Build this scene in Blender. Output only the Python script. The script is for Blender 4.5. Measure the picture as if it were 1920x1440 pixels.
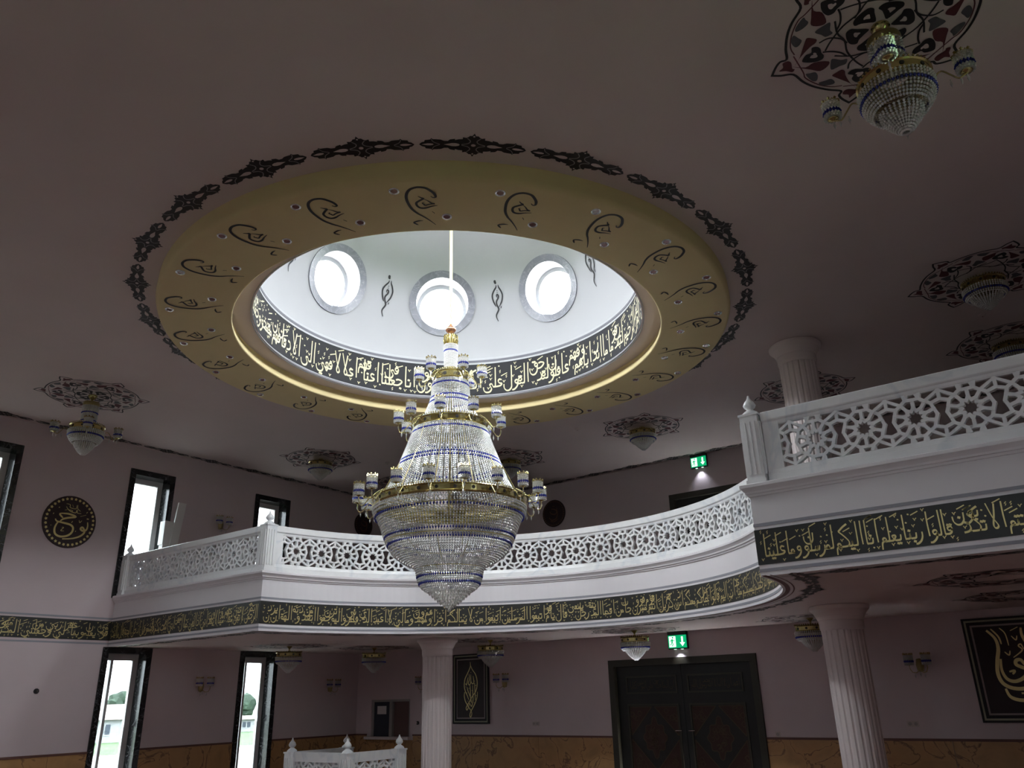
import bpy, math, random
import numpy as np
from mathutils import Matrix, Vector

for o in list(bpy.data.objects): bpy.data.objects.remove(o, do_unlink=True)
scene = bpy.context.scene
COL = scene.collection
rad = math.radians
EYE = 1.65                                   # camera height above the prayer hall floor
def H(z): return z + EYE                     # heights are measured from eye level

# ------------------------------------------------------------------ camera
cam_d = bpy.data.cameras.new('camera'); cam = bpy.data.objects.new('camera', cam_d); COL.objects.link(cam)
pitch, roll, yaw = rad(21.48), rad(-1.466), rad(36.77)
fwd = Vector((-math.sin(yaw)*math.cos(pitch), math.cos(yaw)*math.cos(pitch), math.sin(pitch)))
rgt0 = Vector((math.cos(yaw), math.sin(yaw), 0)); up0 = rgt0.cross(fwd)
rgt = rgt0*math.cos(roll) + up0*math.sin(roll); upv = -rgt0*math.sin(roll) + up0*math.cos(roll)
cam.matrix_world = Matrix(((rgt.x, upv.x, -fwd.x, 0), (rgt.y, upv.y, -fwd.y, 0), (rgt.z, upv.z, -fwd.z, EYE), (0, 0, 0, 1)))
cam_d.sensor_width = 36; cam_d.lens = 1488/1920*36; cam_d.clip_start = .05; cam_d.clip_end = 800
scene.camera = cam

# ------------------------------------------------------------------ overcast sky, exposure
SKY = 80.0                                   # zenith luminance of the bright overcast sky
world = bpy.data.worlds.new('overcast_sky'); scene.world = world; world.use_nodes = True
wn = world.node_tree.nodes; wl = world.node_tree.links
bg = wn['Background']; bg.inputs['Color'].default_value = (.93, .965, 1.0, 1); 
wt = wn.new('ShaderNodeTexCoord'); ws = wn.new('ShaderNodeSeparateXYZ'); wl.new(wt.outputs['Generated'], ws.inputs[0])
wm = wn.new('ShaderNodeMapRange'); wm.inputs['From Min'].default_value = 0; wm.inputs['From Max'].default_value = 1
wm.inputs['To Min'].default_value = SKY/3; wm.inputs['To Max'].default_value = SKY; wl.new(ws.outputs['Z'], wm.inputs['Value']); wl.new(wm.outputs['Result'], bg.inputs['Strength'])
vs = scene.view_settings
vs.view_transform = 'Standard'; vs.look = 'None'; vs.exposure = 1.02; vs.gamma = 1.0; vs.use_curve_mapping = False
cy = scene.cycles
cy.max_bounces = 10; cy.diffuse_bounces = 6; cy.glossy_bounces = 4; cy.transparent_max_bounces = 24; cy.sample_clamp_indirect = 6.0
cy.use_denoising = True

def portal(name, loc, direction, sx, sy, disk=False):
    """marks a window opening so that the sky light is sampled through it (adds no light)."""
    l = bpy.data.lights.new(name, 'AREA'); l.shape = 'ELLIPSE' if disk else 'RECTANGLE'; l.size = sx; l.size_y = sy
    l.cycles.is_portal = True
    o = bpy.data.objects.new(name, l); COL.objects.link(o); o.location = loc
    o.rotation_euler = Vector(direction).to_track_quat('-Z', 'Y').to_euler()
    return o

# ------------------------------------------------------------------ plan of the hall (metres)
XL, XR, YFRONT, YB, YBU = -15.65, 1.65, -1.6, 14.30, 16.45   # left, right, front wall; back wall below / above the gallery
ZC, ZL, ZG = 5.0, 1.06, 1.93                                 # ceiling, gallery soffit, gallery floor (from eye level)
YG = 7.95                                                    # front line of the gallery
CX, CY = -6.97, 7.87                                         # axis of the dome, the chandelier and the gallery curve
RG = 4.07                                                    # radius of the curved gallery front
WIN_Y = (11.36, 8.35, 5.31, 2.27)

# ---------------------------------------------------------------- calligraphy engine
def smooth(pts, n=5):
    """Catmull-Rom through the pen points."""
    if len(pts) < 3: return list(pts)
    P = [pts[0]] + list(pts) + [pts[-1]]; out = []
    for i in range(1, len(P) - 2):
        p0, p1, p2, p3 = P[i-1], P[i], P[i+1], P[i+2]
        for k in range(n):
            t = k / n; t2 = t*t; t3 = t2*t
            out.append(tuple(.5*((2*p1[j]) + (-p0[j]+p2[j])*t + (2*p0[j]-5*p1[j]+4*p2[j]-p3[j])*t2
                                 + (-p0[j]+3*p1[j]-3*p2[j]+p3[j])*t3) for j in (0, 1)))
    out.append(tuple(pts[-1])); return out

def ribbon(pts, w, nib=None, taper=0.0, lo=.42):
    """pen stroke -> (verts, quads); width follows the nib angle when given."""
    V, F = [], []; n = len(pts)
    for i, p in enumerate(pts):
        a = pts[max(i-1, 0)]; b = pts[min(i+1, n-1)]
        dx, dy = b[0]-a[0], b[1]-a[1]; L = math.hypot(dx, dy) or 1e-9; dx /= L; dy /= L
        ww = w
        if nib is not None: ww *= lo + (1-lo)*abs(math.sin(math.atan2(dy, dx)-nib))
        if taper:
            e = min(i, n-1-i)/max(1, n-1)*2
            ww *= (1-taper) + taper*min(1, e*2.2)
        V += [(p[0]-dy*ww/2, p[1]+dx*ww/2), (p[0]+dy*ww/2, p[1]-dx*ww/2)]
        if i: F.append((2*i-2, 2*i-1, 2*i+1, 2*i))
    return V, F

def loop(cx, cy, r, a0=90, a1=450, n=7):
    return [(cx+r*math.cos(math.radians(a0+(a1-a0)*k/n)), cy+r*math.sin(math.radians(a0+(a1-a0)*k/n))) for k in range(n+1)]

TALL = 6.0
BOWL = [(0, .2), (-.1, -.7), (-.8, -1.5), (-1.7, -1.5), (-2.4, -.7), (-2.5, .5)]
def sh(pts, dx, dy=0): return [(x+dx, y+dy) for x, y in pts]
def form(base, f):
    """strokes (entry at x=0 on the right, going left) and advance of a letter skeleton in form i/n/m/f."""
    con = f in 'mf'       # joined to the letter on its right
    out = f in 'nm'       # joined to the letter on its left
    if base == 'alif':
        return ([[(0, 0), (-.35, .05), (-.55, .5), (-.5, TALL)]], 1.0) if con else ([[(0, TALL), (-.1, 3), (-.05, 0)]], .9)
    if base == 'lam':
        if out: return ([[(0, 0), (-.4, .02)], [(-.4, TALL), (-.42, .5), (-.7, .05), (-1.1, 0)]], 1.1) if con else ([[(0, TALL), (-.05, .6), (-.4, .05), (-.9, 0)]], .9)
        s = [[(-.3, TALL), (-.32, .6)] + sh(BOWL, -.3)[1:]]
        return (s + ([[(0, 0), (-.3, 0)]] if con else []), 2.9)
    if base in ('b', 'n', 'y'):
        if out: return ([[(0, 0), (-.35, .1), (-.5, 1.2), (-.6, .15), (-1.1, 0)]], 1.1) if con else ([[(0, 1.3), (-.1, .25), (-.45, 0), (-1.0, 0)]], 1.0)
        s = [[(0, 0), (-.3, .1)]] if con else []
        if base == 'b': return s + [[(-.2, 1.3), (-.35, .2), (-1.1, -.3), (-2.5, -.3), (-3.2, .1), (-3.4, 1.1)]], 3.7
        if base == 'n': return s + [[(-.2, 1.2)] + sh(BOWL, -.25)], 2.9
        return [[(0, 0 if con else .9), (-.5, .95), (-1.1, .7), (-.8, .05), (-.55, -.6), (-1.1, -1.4), (-2.2, -1.5), (-2.9, -.9), (-3.1, .1)]], 3.3
    if base == 'H':
        top = [(-1.9, 1.5), (-1.2, 1.75), (-.1, 1.35)]
        if out: return [top + [(-.4, .7), (-1.2, .1), (-2.2, 0)]] + ([[(0, 0), (-1.2, .1)]] if con else []), 2.2
        return [top + [(-1.2, .7), (-1.9, -.4), (-1.7, -1.6), (-.7, -2.1), (.3, -1.9)]] + ([[(0, 0), (-.9, .9)]] if con else []), 2.2
    if base == 'd':
        return [[(-.5, 2.2), (-.15, 1.2), (-.15, .5), (-.7, 0), (-1.7, -.15)]] + ([[(0, 0), (-.3, .3)]] if con else []), 1.9
    if base == 'r':
        return [[(0, 0), (-.25, .1)]]*con + [[(-.2, 1.1), (-.25, 0), (-.7, -1.0), (-1.5, -1.6), (-2.0, -1.6)]], 1.25
    if base == 'w':
        return [[(0, 0), (-.5, .1)]]*con + [loop(-.55, .8, .5, 0, 360) + [(-.1, 0), (-.6, -.9), (-1.4, -1.5), (-2.0, -1.5)]], 1.5
    if base in ('f', 'q'):
        lp = [loop(-.55, 1.25, .5, -60, 300)]
        if out: return lp + [[(0, 0 if con else .9), (-.3, .15), (-.6, 0), (-1.2, 0)] if con else [(-.1, 1.2), (-.25, .4), (-.7, .03), (-1.2, 0)]], 1.2
        if base == 'f': return lp + [[(-.1, 1.1), (-.35, .2), (-1.2, -.25), (-2.6, -.25), (-3.2, .1), (-3.4, 1.0)]], 3.6
        return lp + [[(-.1, 1.1), (-.2, .4)] + sh(BOWL, -.2)[1:]], 2.9
    if base == 'm':
        lp = [loop(-.55, .45, .42, -90, 270)]
        if out: return lp + [[(0, 0), (-.5, .03), (-1.2, 0)]], 1.2
        return lp + [[(0, 0), (-.5, 0)]]*con + [[(-.7, .1), (-1.2, -.4), (-1.35, -1.9)]], 1.5
    if base == 'A':
        if con and out: return [[(0, 0), (-.5, .1), (-1.1, 1.1), (-.2, 1.15), (-.8, .15), (-1.4, 0)]], 1.4
        if out: return [[(0, 1.9), (-.7, 2.15), (-1.1, 1.6), (-.7, 1.0), (.05, .8), (-.4, .2), (-1.6, 0)]], 1.6
        hd = [(0, 0), (-.3, .2), (-1.0, 1.1), (-.1, 1.15), (-.7, .3)] if con else [(0, 1.9), (-.7, 2.1), (-1.1, 1.5), (-.6, 1.0), (-.1, .9)]
        return [hd + [(-1.3, -.3), (-1.5, -1.4), (-.7, -2.1), (.3, -1.9)]], 2.0
    if base == 's':
        t = [[(0, 1.1 if not con else 0), (-.15, .2), (-.45, .1), (-.5, .9), (-.65, .1), (-1.0, .1), (-1.05, .9), (-1.2, .1)] + ([(-1.8, 0)] if out else [])]
        if out: return t, 1.8
        return [t[0] + sh(BOWL, -1.2)[1:]], 3.8
    if base in ('S', 'T'):
        body = [(0, 0), (-.4, .2), (-1.1, 1.15), (-1.9, 1.25), (-2.1, .6), (-1.5, .1), (-.4, .05)]
        s = [body, [(-1.6, .08), (-2.1, .1), (-2.3, .6)]]
        if base == 'T': s = [body, [(-.75, TALL*.85), (-.8, .6)]]
        if out or base == 'T': return s + [[(-1.4, .05), (-2.6, 0)]], 2.6
        return s + [sh(BOWL, -2.2)], 4.8
    if base == 'k':
        s = [[(-.2, 5.6), (-1.4, 4.9), (-2.6, 3.9)], [(-2.6, 3.9), (-1.3, 2.6), (-.25, 1.2), (-.35, .2), (-1.0, 0), (-2.2, 0)]]
        if not out: s = [[(-.2, TALL), (-.25, .6), (-.8, -.2), (-2.2, -.3), (-3.0, .1), (-3.1, .9)], [(-1.2, 1.6), (-1.8, 2.0), (-1.2, 2.5), (-1.7, 2.9)]]
        return s + [[(0, 0), (-.6, .05)]]*con, 2.3 if out else 3.3
    if base == 'h':
        if out and con: return [[(0, 0), (-.6, .1), (-1.1, 1.2), (-.4, 1.5), (-.3, .3), (-.7, -.8), (-1.1, -.3), (-.8, .1), (-1.5, 0)]], 1.5
        if out: return [[(-.3, 2.2), (-.9, 1.5), (-1.0, .6), (-.3, .3), (0, .9), (-.5, 1.5)], [(-.5, 1.2), (-.75, .5), (-1.2, .1), (-1.7, 0)]], 1.7
        return [[(0, 0), (-.5, .1)]]*con + [loop(-.65, .7, .55, 40, 400)], 1.4
    if base == 'LA':
        return [[(-2.1, TALL), (-1.2, 2.6), (-.35, .7), (-.6, .05), (-1.1, .1), (-1.3, .9), (-.75, 3.2), (-.35, TALL*.95)]] + [[(0, 0), (-.5, .1)]]*con, 2.3
    return [], .8

LET = {'ا': 'alif', 'أ': 'alif', 'إ': 'alif', 'آ': 'alif', 'ل': 'lam', 'ب': 'b', 'ت': 'b', 'ث': 'b', 'ن': 'n', 'ي': 'y', 'ى': 'y', 'ئ': 'y',
       'ج': 'H', 'ح': 'H', 'خ': 'H', 'د': 'd', 'ذ': 'd', 'ر': 'r', 'ز': 'r', 'و': 'w', 'ؤ': 'w', 'ف': 'f', 'ق': 'q', 'م': 'm',
       'ع': 'A', 'غ': 'A', 'س': 's', 'ش': 's', 'ص': 'S', 'ض': 'S', 'ط': 'T', 'ظ': 'T', 'ك': 'k', 'ه': 'h', 'ة': 'h', 'L': 'LA'}
DOT = {'ب': -1, 'ت': 2, 'ث': 3, 'ن': 1, 'ي': -2, 'ج': -1, 'خ': 1, 'ذ': 1, 'ز': 1, 'ش': 3, 'ض': 1, 'ظ': 1, 'غ': 1, 'ف': 1, 'ق': 2, 'ة': 2}
NOJOIN = set('اأإآدذرزوؤةىL')

def word_groups(word):
    for a in 'اأإآ': word = word.replace('ل'+a, 'L')
    groups, cur = [], ''
    for ch in word:
        cur += ch
        if ch in NOJOIN: groups.append(cur); cur = ''
    if cur: groups.append(cur)
    return groups

def shape_group(g):
    """strokes of one joined run of letters, its width, and whether it has a tall letter."""
    S, D, x, tall = [], [], 0.0, False
    for i, ch in enumerate(g):
        f = 'i' if len(g) == 1 else 'n' if i == 0 else 'f' if i == len(g)-1 else 'm'
        st, adv = form(LET.get(ch, 'b'), f)
        tall |= LET.get(ch) in ('alif', 'lam', 'k', 'LA', 'T')
        for s in st: S.append(sh(s, x))
        d = DOT.get(ch, 0)
        if d:
            dx = x-(.55 if f in 'nm' else min(adv, 2.6)*.5); up = 2.1 if ch in 'فقخغضزذةش' else 1.9
            yy = up if d > 0 else -.8
            if f in 'if' and ch in 'نقي': yy = .1 if ch == 'ن' else 2.2 if ch == 'ق' else -2.1
            for k in range(abs(d)):
                D.append((dx+(k-.5*(abs(d)-1))*.55 if abs(d) < 3 or k < 2 else dx, yy+(.5 if k == 2 else 0)))
        x -= adv
    return S, D, -x, tall

def set_line(text, height, length, w=.62, seed=1, marks=True):
    """lays a right-to-left line into a band: list of (strokes, width) in band units (x: 0..-length, y: 0..height)."""
    import random as rnd
    R = rnd.Random(seed); u = height/8.9
    items, xl, xh, flip = [], 0.0, 0.0, 0
    for wd in text.split():
        for gi, g in enumerate(word_groups(wd)):
            S, D, W, tall = shape_group(g)
            if tall:
                x = min(xl+.1, xh-.0) if xh < xl-.9 else min(xl, xh+.9); y0 = 1.9; x = min(x, xl)
                xl = x-W-.35; xh = min(xh, x-(W if g in ('ا', 'أ', 'إ', 'آ') or 'L' in g else .9))-.2
            elif xh > xl+W*.35 and len(g) < 5:
                x = xh-.1; y0 = 5.3; xh = x-W-.4
            else:
                x = xl; y0 = 2.1; xl = x-W-.35
                if xh > x: xh = xh
            if tall and len(g) > 1 and g[0] not in 'لكLاأإآ': xh = max(xh, xh)
            items.append((S, D, x, y0))
        xl -= .25
    total = -min(xl, xh); sx = length/total
    out, pts = [], []
    for S, D, x, y0 in items:
        for s in S:
            q = [((px+x)*sx, (py+y0)*u) for px, py in s]
            q = smooth(q, 4); out.append((q, w*u, .62*math.pi, 0)); pts += q
        for dx, dy in D:
            c = ((dx+x)*sx, (dy+y0)*u); r = .3*u
            out.append(([(c[0]-r, c[1]+r*.4), (c[0]+r, c[1]-r*.4)], .55*u, None, 0)); pts.append(c)
    if marks:
        cell = {}
        for p in pts: cell.setdefault((int(p[0]/u), int(p[1]/u)), []).append(p)
        def free(x, y, d):
            i, j = int(x/u), int(y/u)
            for a in (-1, 0, 1):
                for b in (-1, 0, 1):
                    for p in cell.get((i+a, j+b), ()):
                        if (p[0]-x)**2+(p[1]-y)**2 < d*d: return False
            return True
        for k in range(int(length/u*5)):
            x = -R.uniform(0, length); y = R.uniform(.4, 8.5)*u
            if not free(x, y, .72*u): continue
            t = R.random(); n = 1.0*u
            if t < .3 and y > 4.5*u: s = [(x-.9*u, y-.35*u), (x+.9*u, y+.4*u)]; ww = .26*u
            elif t < .65: s = [(x-.35*u, y+.35*u), (x, y-.35*u), (x+.1*u, y+.1*u), (x+.4*u, y+.3*u)]; ww = .2*u
            elif t < .85: s = [(x+.2*u, y+.4*u), (x-.2*u, y), (x+.15*u, y-.1*u), (x-.1*u, y-.5*u)]; ww = .2*u
            else: s = [(x-.18*u, y+.1*u), (x+.18*u, y-.1*u)]; ww = .34*u
            out.append((s, ww, None, 0))
            for p in s: cell.setdefault((int(p[0]/u), int(p[1]/u)), []).append(p)
    return out
# ------------------------------------------------------------------ mesh helpers
class MB:
    def __init__(s): s.v = []; s.f = []; s.m = []
    def add(s, V, F, mi=0):
        b = len(s.v); s.v += [tuple(p) for p in V]; s.f += [tuple(i+b for i in f) for f in F]; s.m += [mi]*len(F); return s
    def box(s, x0, x1, y0, y1, z0, z1, mi=0):
        V = [(x0, y0, z0), (x1, y0, z0), (x1, y1, z0), (x0, y1, z0), (x0, y0, z1), (x1, y0, z1), (x1, y1, z1), (x0, y1, z1)]
        return s.add(V, [(0, 3, 2, 1), (4, 5, 6, 7), (0, 1, 5, 4), (1, 2, 6, 5), (2, 3, 7, 6), (3, 0, 4, 7)], mi)
    def lathe(s, prof, c=(0, 0, 0), n=32, a0=0, a1=360, mi=0, mod=None):
        full = abs(a1-a0) >= 360; k = n if full else n+1; V = []; F = []
        for r, z in prof:
            for i in range(k):
                a = rad(a0+(a1-a0)*i/n); rr = r*(mod(i, z) if mod else 1)
                V.append((c[0]+rr*math.cos(a), c[1]+rr*math.sin(a), c[2]+z))
        for j in range(len(prof)-1):
            for i in range(n):
                i2 = (i+1) % k; F.append((j*k+i, j*k+i2, (j+1)*k+i2, (j+1)*k+i))
        return s.add(V, F, mi)
    def disc(s, r, c, n=24, mi=0, ax='z'):
        V = [];
        for i in range(n):
            a = 2*math.pi*i/n; u, w = r*math.cos(a), r*math.sin(a)
            V.append((c[0]+u, c[1]+w, c[2]) if ax == 'z' else (c[0], c[1]+u, c[2]+w) if ax == 'x' else (c[0]+u, c[1], c[2]+w))
        return s.add(V, [tuple(range(n))], mi)
    def tube(s, pts, r, n=6, mi=0):
        V = []; F = []; m = len(pts); pts = [Vector(p) for p in pts]
        for i, p in enumerate(pts):
            d = (pts[min(i+1, m-1)]-pts[max(i-1, 0)]).normalized()
            a = d.cross(Vector((0, 0, 1)));
            if a.length < 1e-3: a = Vector((1, 0, 0))
            a.normalize(); b = d.cross(a)
            for k in range(n):
                t = 2*math.pi*k/n; V.append(p+(a*math.cos(t)+b*math.sin(t))*r)
        for i in range(m-1):
            for k in range(n): F.append((i*n+k, i*n+(k+1) % n, (i+1)*n+(k+1) % n, (i+1)*n+k))
        F.append(tuple(range(n))); F.append(tuple((m-1)*n+k for k in range(n)))
        return s.add(V, F, mi)
    def bead(s, p, r, k=1.0, mi=0):
        x, y, z = p
        return s.add([(x+r, y, z), (x, y+r, z), (x-r, y, z), (x, y-r, z), (x, y, z+r*k), (x, y, z-r*k)],
                     [(0, 1, 4), (1, 2, 4), (2, 3, 4), (3, 0, 4), (1, 0, 5), (2, 1, 5), (3, 2, 5), (0, 3, 5)], mi)
    def strokes(s, S, fn, mi=0):
        for q, w, nib, tp in S:
            V, F = ribbon(q, w, nib, tp); s.add([fn(*p) for p in V], F, mi)
        return s
    def poly(s, pts, fn, mi=0): return s.add([fn(*p) for p in pts], [tuple(range(len(pts)))], mi)
    def build(s, name, mats, parent=None, smooth=False, kind=None, label=None, cat=None, group=None, loc=None, mesh_only=False):
        me = bpy.data.meshes.new(name); me.from_pydata(s.v, [], s.f)
        for m in (mats if isinstance(mats, (list, tuple)) else [mats]): me.materials.append(m)
        if any(s.m): me.polygons.foreach_set('material_index', s.m)
        if smooth: me.polygons.foreach_set('use_smooth', [True]*len(s.f))
        me.update()
        if mesh_only: return me
        return link(name, me, parent, kind, label, cat, group, loc)

def link(name, me, parent=None, kind=None, label=None, cat=None, group=None, loc=None, rz=None):
    o = bpy.data.objects.new(name, me); COL.objects.link(o)
    if parent is not None: o.parent = parent
    if kind: o['kind'] = kind
    if label: o['label'] = label
    if cat: o['category'] = cat
    if group: o['group'] = group
    if loc is not None: o.location = loc
    if rz is not None: o.rotation_euler = (0, 0, rz)
    return o
def thing(name, label, cat, loc=(0, 0, 0), group=None, rz=0, kind=None):
    return link(name, None, None, kind, label, cat, group, loc, rz)
def structure(name, loc=(0, 0, 0)): return link(name, None, None, 'structure', loc=loc)

def copy_tree(o, parent=None):
    c = o.copy(); COL.objects.link(c); c.parent = parent
    for ch in o.children: copy_tree(ch, c)
    return c

def beads_mesh(P, r, k, extra=None):
    """numpy: one octahedral crystal at each point; r, k scalar or arrays."""
    P = np.asarray(P, float); n = len(P); r = np.broadcast_to(r, n)[:, None]; k = np.broadcast_to(k, n)
    B = np.array([(1, 0, 0), (0, 1, 0), (-1, 0, 0), (0, -1, 0), (0, 0, 1), (0, 0, -1)], float)
    V = P[:, None, :] + B[None]*r[:, :, None]*np.where(np.arange(3)[None, None] == 2, k[:, None, None], 1.0)
    F0 = np.array([(0, 1, 4), (1, 2, 4), (2, 3, 4), (3, 0, 4), (1, 0, 5), (2, 1, 5), (3, 2, 5), (0, 3, 5)])
    F = (np.arange(n)[:, None, None]*6 + F0[None]).reshape(-1, 3)
    return V.reshape(-1, 3), F
def beads_obj(name, sets, mats, parent, kind='stuff', label=None):
    """sets: list of (points, radius, elongation, material index) -> one mesh of crystals."""
    Vs, Fs, Ms, b = [], [], [], 0
    for P, r, k, mi in sets:
        if len(P) == 0: continue
        V, F = beads_mesh(P, r, k); Vs.append(V); Fs.append(F+b); Ms += [mi]*len(F); b += len(V)
    V = np.concatenate(Vs); F = np.concatenate(Fs)
    me = bpy.data.meshes.new(name)
    me.vertices.add(len(V)); me.vertices.foreach_set('co', V.ravel())
    me.loops.add(F.size); me.loops.foreach_set('vertex_index', F.ravel().astype(np.int32))
    me.polygons.add(len(F)); me.polygons.foreach_set('loop_start', np.arange(0, F.size, 3, dtype=np.int32))
    me.polygons.foreach_set('material_index', np.array(Ms, np.int32))
    for m in mats: me.materials.append(m)
    me.update(calc_edges=True)
    return link(name, me, parent, kind, label)

def lerp_prof(prof, z):
    for (z0, r0), (z1, r1) in zip(prof, prof[1:]):
        if (z0-z)*(z1-z) <= 0 and z0 != z1: return r0+(r1-r0)*(z-z0)/(z1-z0)
    return prof[-1][1]
def ring_pts(r, z, n, off=0.0):
    a = (np.arange(n)+off)*2*math.pi/n
    return np.stack([r*np.cos(a), r*np.sin(a), np.full(n, z)], 1)

# ------------------------------------------------------------------ materials
def node_mat(name):
    m = bpy.data.materials.new(name); m.use_nodes = True; nt = m.node_tree
    return m, nt, nt.nodes['Principled BSDF']
def plain(name, col, rough=.6, metal=0.0, spec=None, noise=0.0, nscale=6.0, bump=0.0, bscale=80.0):
    m, nt, p = node_mat(name)
    p.inputs['Base Color'].default_value = (*col, 1); p.inputs['Roughness'].default_value = rough; p.inputs['Metallic'].default_value = metal
    if spec is not None: p.inputs['Specular IOR Level'].default_value = spec
    if noise or bump: tc = nt.nodes.new('ShaderNodeTexCoord')
    if noise:
        n = nt.nodes.new('ShaderNodeTexNoise'); n.inputs['Scale'].default_value = nscale; n.inputs['Detail'].default_value = 5
        nt.links.new(tc.outputs['Object'], n.inputs['Vector'])
        r = nt.nodes.new('ShaderNodeValToRGB'); r.color_ramp.elements[0].position = .3; r.color_ramp.elements[1].position = .7
        r.color_ramp.elements[0].color = (*[c*(1-noise) for c in col], 1); r.color_ramp.elements[1].color = (*[min(1, c*(1+noise)) for c in col], 1)
        nt.links.new(n.outputs['Fac'], r.inputs['Fac']); nt.links.new(r.outputs['Color'], p.inputs['Base Color'])
    if bump:
        n2 = nt.nodes.new('ShaderNodeTexNoise'); n2.inputs['Scale'].default_value = bscale; n2.inputs['Detail'].default_value = 3
        nt.links.new(tc.outputs['Object'], n2.inputs['Vector'])
        b = nt.nodes.new('ShaderNodeBump'); b.inputs['Strength'].default_value = bump; b.inputs['Distance'].default_value = .01
        nt.links.new(n2.outputs['Fac'], b.inputs['Height']); nt.links.new(b.outputs['Normal'], p.inputs['Normal'])
    return m
def marble(name, base, vein, scale=2.0, width=.06, rough=.25, cloud=.12):
    m, nt, p = node_mat(name); p.inputs['Roughness'].default_value = rough
    tc = nt.nodes.new('ShaderNodeTexCoord')
    n = nt.nodes.new('ShaderNodeTexNoise'); n.inputs['Scale'].default_value = scale; n.inputs['Detail'].default_value = 8; n.inputs['Distortion'].default_value = 1.2
    nt.links.new(tc.outputs['Object'], n.inputs['Vector'])
    a = nt.nodes.new('ShaderNodeMath'); a.operation = 'SUBTRACT'; a.inputs[1].default_value = .5; nt.links.new(n.outputs['Fac'], a.inputs[0])
    b = nt.nodes.new('ShaderNodeMath'); b.operation = 'ABSOLUTE'; nt.links.new(a.outputs[0], b.inputs[0])
    r = nt.nodes.new('ShaderNodeValToRGB'); e = r.color_ramp.elements
    e[0].position = 0; e[0].color = (*vein, 1); e[1].position = width; e[1].color = (*base, 1)
    x = e.new(min(1, width+.2)); x.color = (*[c*(1-cloud) for c in base], 1)
    nt.links.new(b.outputs[0], r.inputs['Fac']); nt.links.new(r.outputs['Color'], p.inputs['Base Color'])
    return m
def crystal(name, col, trans, gloss, rough=.05):
    """cut glass: part see-through, part mirror-like facets, a little body."""
    m = bpy.data.materials.new(name); m.use_nodes = True; nt = m.node_tree; nt.nodes.clear()
    out = nt.nodes.new('ShaderNodeOutputMaterial')
    g = nt.nodes.new('ShaderNodeBsdfGlossy'); g.inputs['Color'].default_value = (1, 1, 1, 1) if min(col) > .5 else (.5, .55, .9, 1); g.inputs['Roughness'].default_value = rough
    t = nt.nodes.new('ShaderNodeBsdfTransparent'); t.inputs['Color'].default_value = (*[min(1, c*1.05) for c in col], 1)
    d = nt.nodes.new('ShaderNodeBsdfDiffuse'); d.inputs['Color'].default_value = (*col, 1)
    l = nt.nodes.new('ShaderNodeBsdfTranslucent'); l.inputs['Color'].default_value = (*col, 1)
    dl = nt.nodes.new('ShaderNodeMixShader'); dl.inputs[0].default_value = .5
    nt.links.new(d.outputs[0], dl.inputs[1]); nt.links.new(l.outputs[0], dl.inputs[2])
    m1 = nt.nodes.new('ShaderNodeMixShader'); m1.inputs[0].default_value = trans
    nt.links.new(dl.outputs[0], m1.inputs[1]); nt.links.new(t.outputs[0], m1.inputs[2])
    m2 = nt.nodes.new('ShaderNodeMixShader'); m2.inputs[0].default_value = gloss
    nt.links.new(m1.outputs[0], m2.inputs[1]); nt.links.new(g.outputs[0], m2.inputs[2])
    nt.links.new(m2.outputs[0], out.inputs['Surface'])
    return m
def glass_pane(name, tint=(.97, .99, 1.0), refl=.06):
    m = bpy.data.materials.new(name); m.use_nodes = True; nt = m.node_tree; nt.nodes.clear()
    out = nt.nodes.new('ShaderNodeOutputMaterial')
    t = nt.nodes.new('ShaderNodeBsdfTransparent'); t.inputs['Color'].default_value = (*tint, 1)
    g = nt.nodes.new('ShaderNodeBsdfGlossy'); g.inputs['Roughness'].default_value = .02
    mx = nt.nodes.new('ShaderNodeMixShader'); mx.inputs[0].default_value = refl
    nt.links.new(t.outputs[0], mx.inputs[1]); nt.links.new(g.outputs[0], mx.inputs[2]); nt.links.new(mx.outputs[0], out.inputs['Surface'])
    return m
def glow(name, col, s):
    m, nt, p = node_mat(name)
    p.inputs['Base Color'].default_value = (*col, 1); p.inputs['Emission Color'].default_value = (*col, 1); p.inputs['Emission Strength'].default_value = s
    return m

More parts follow.
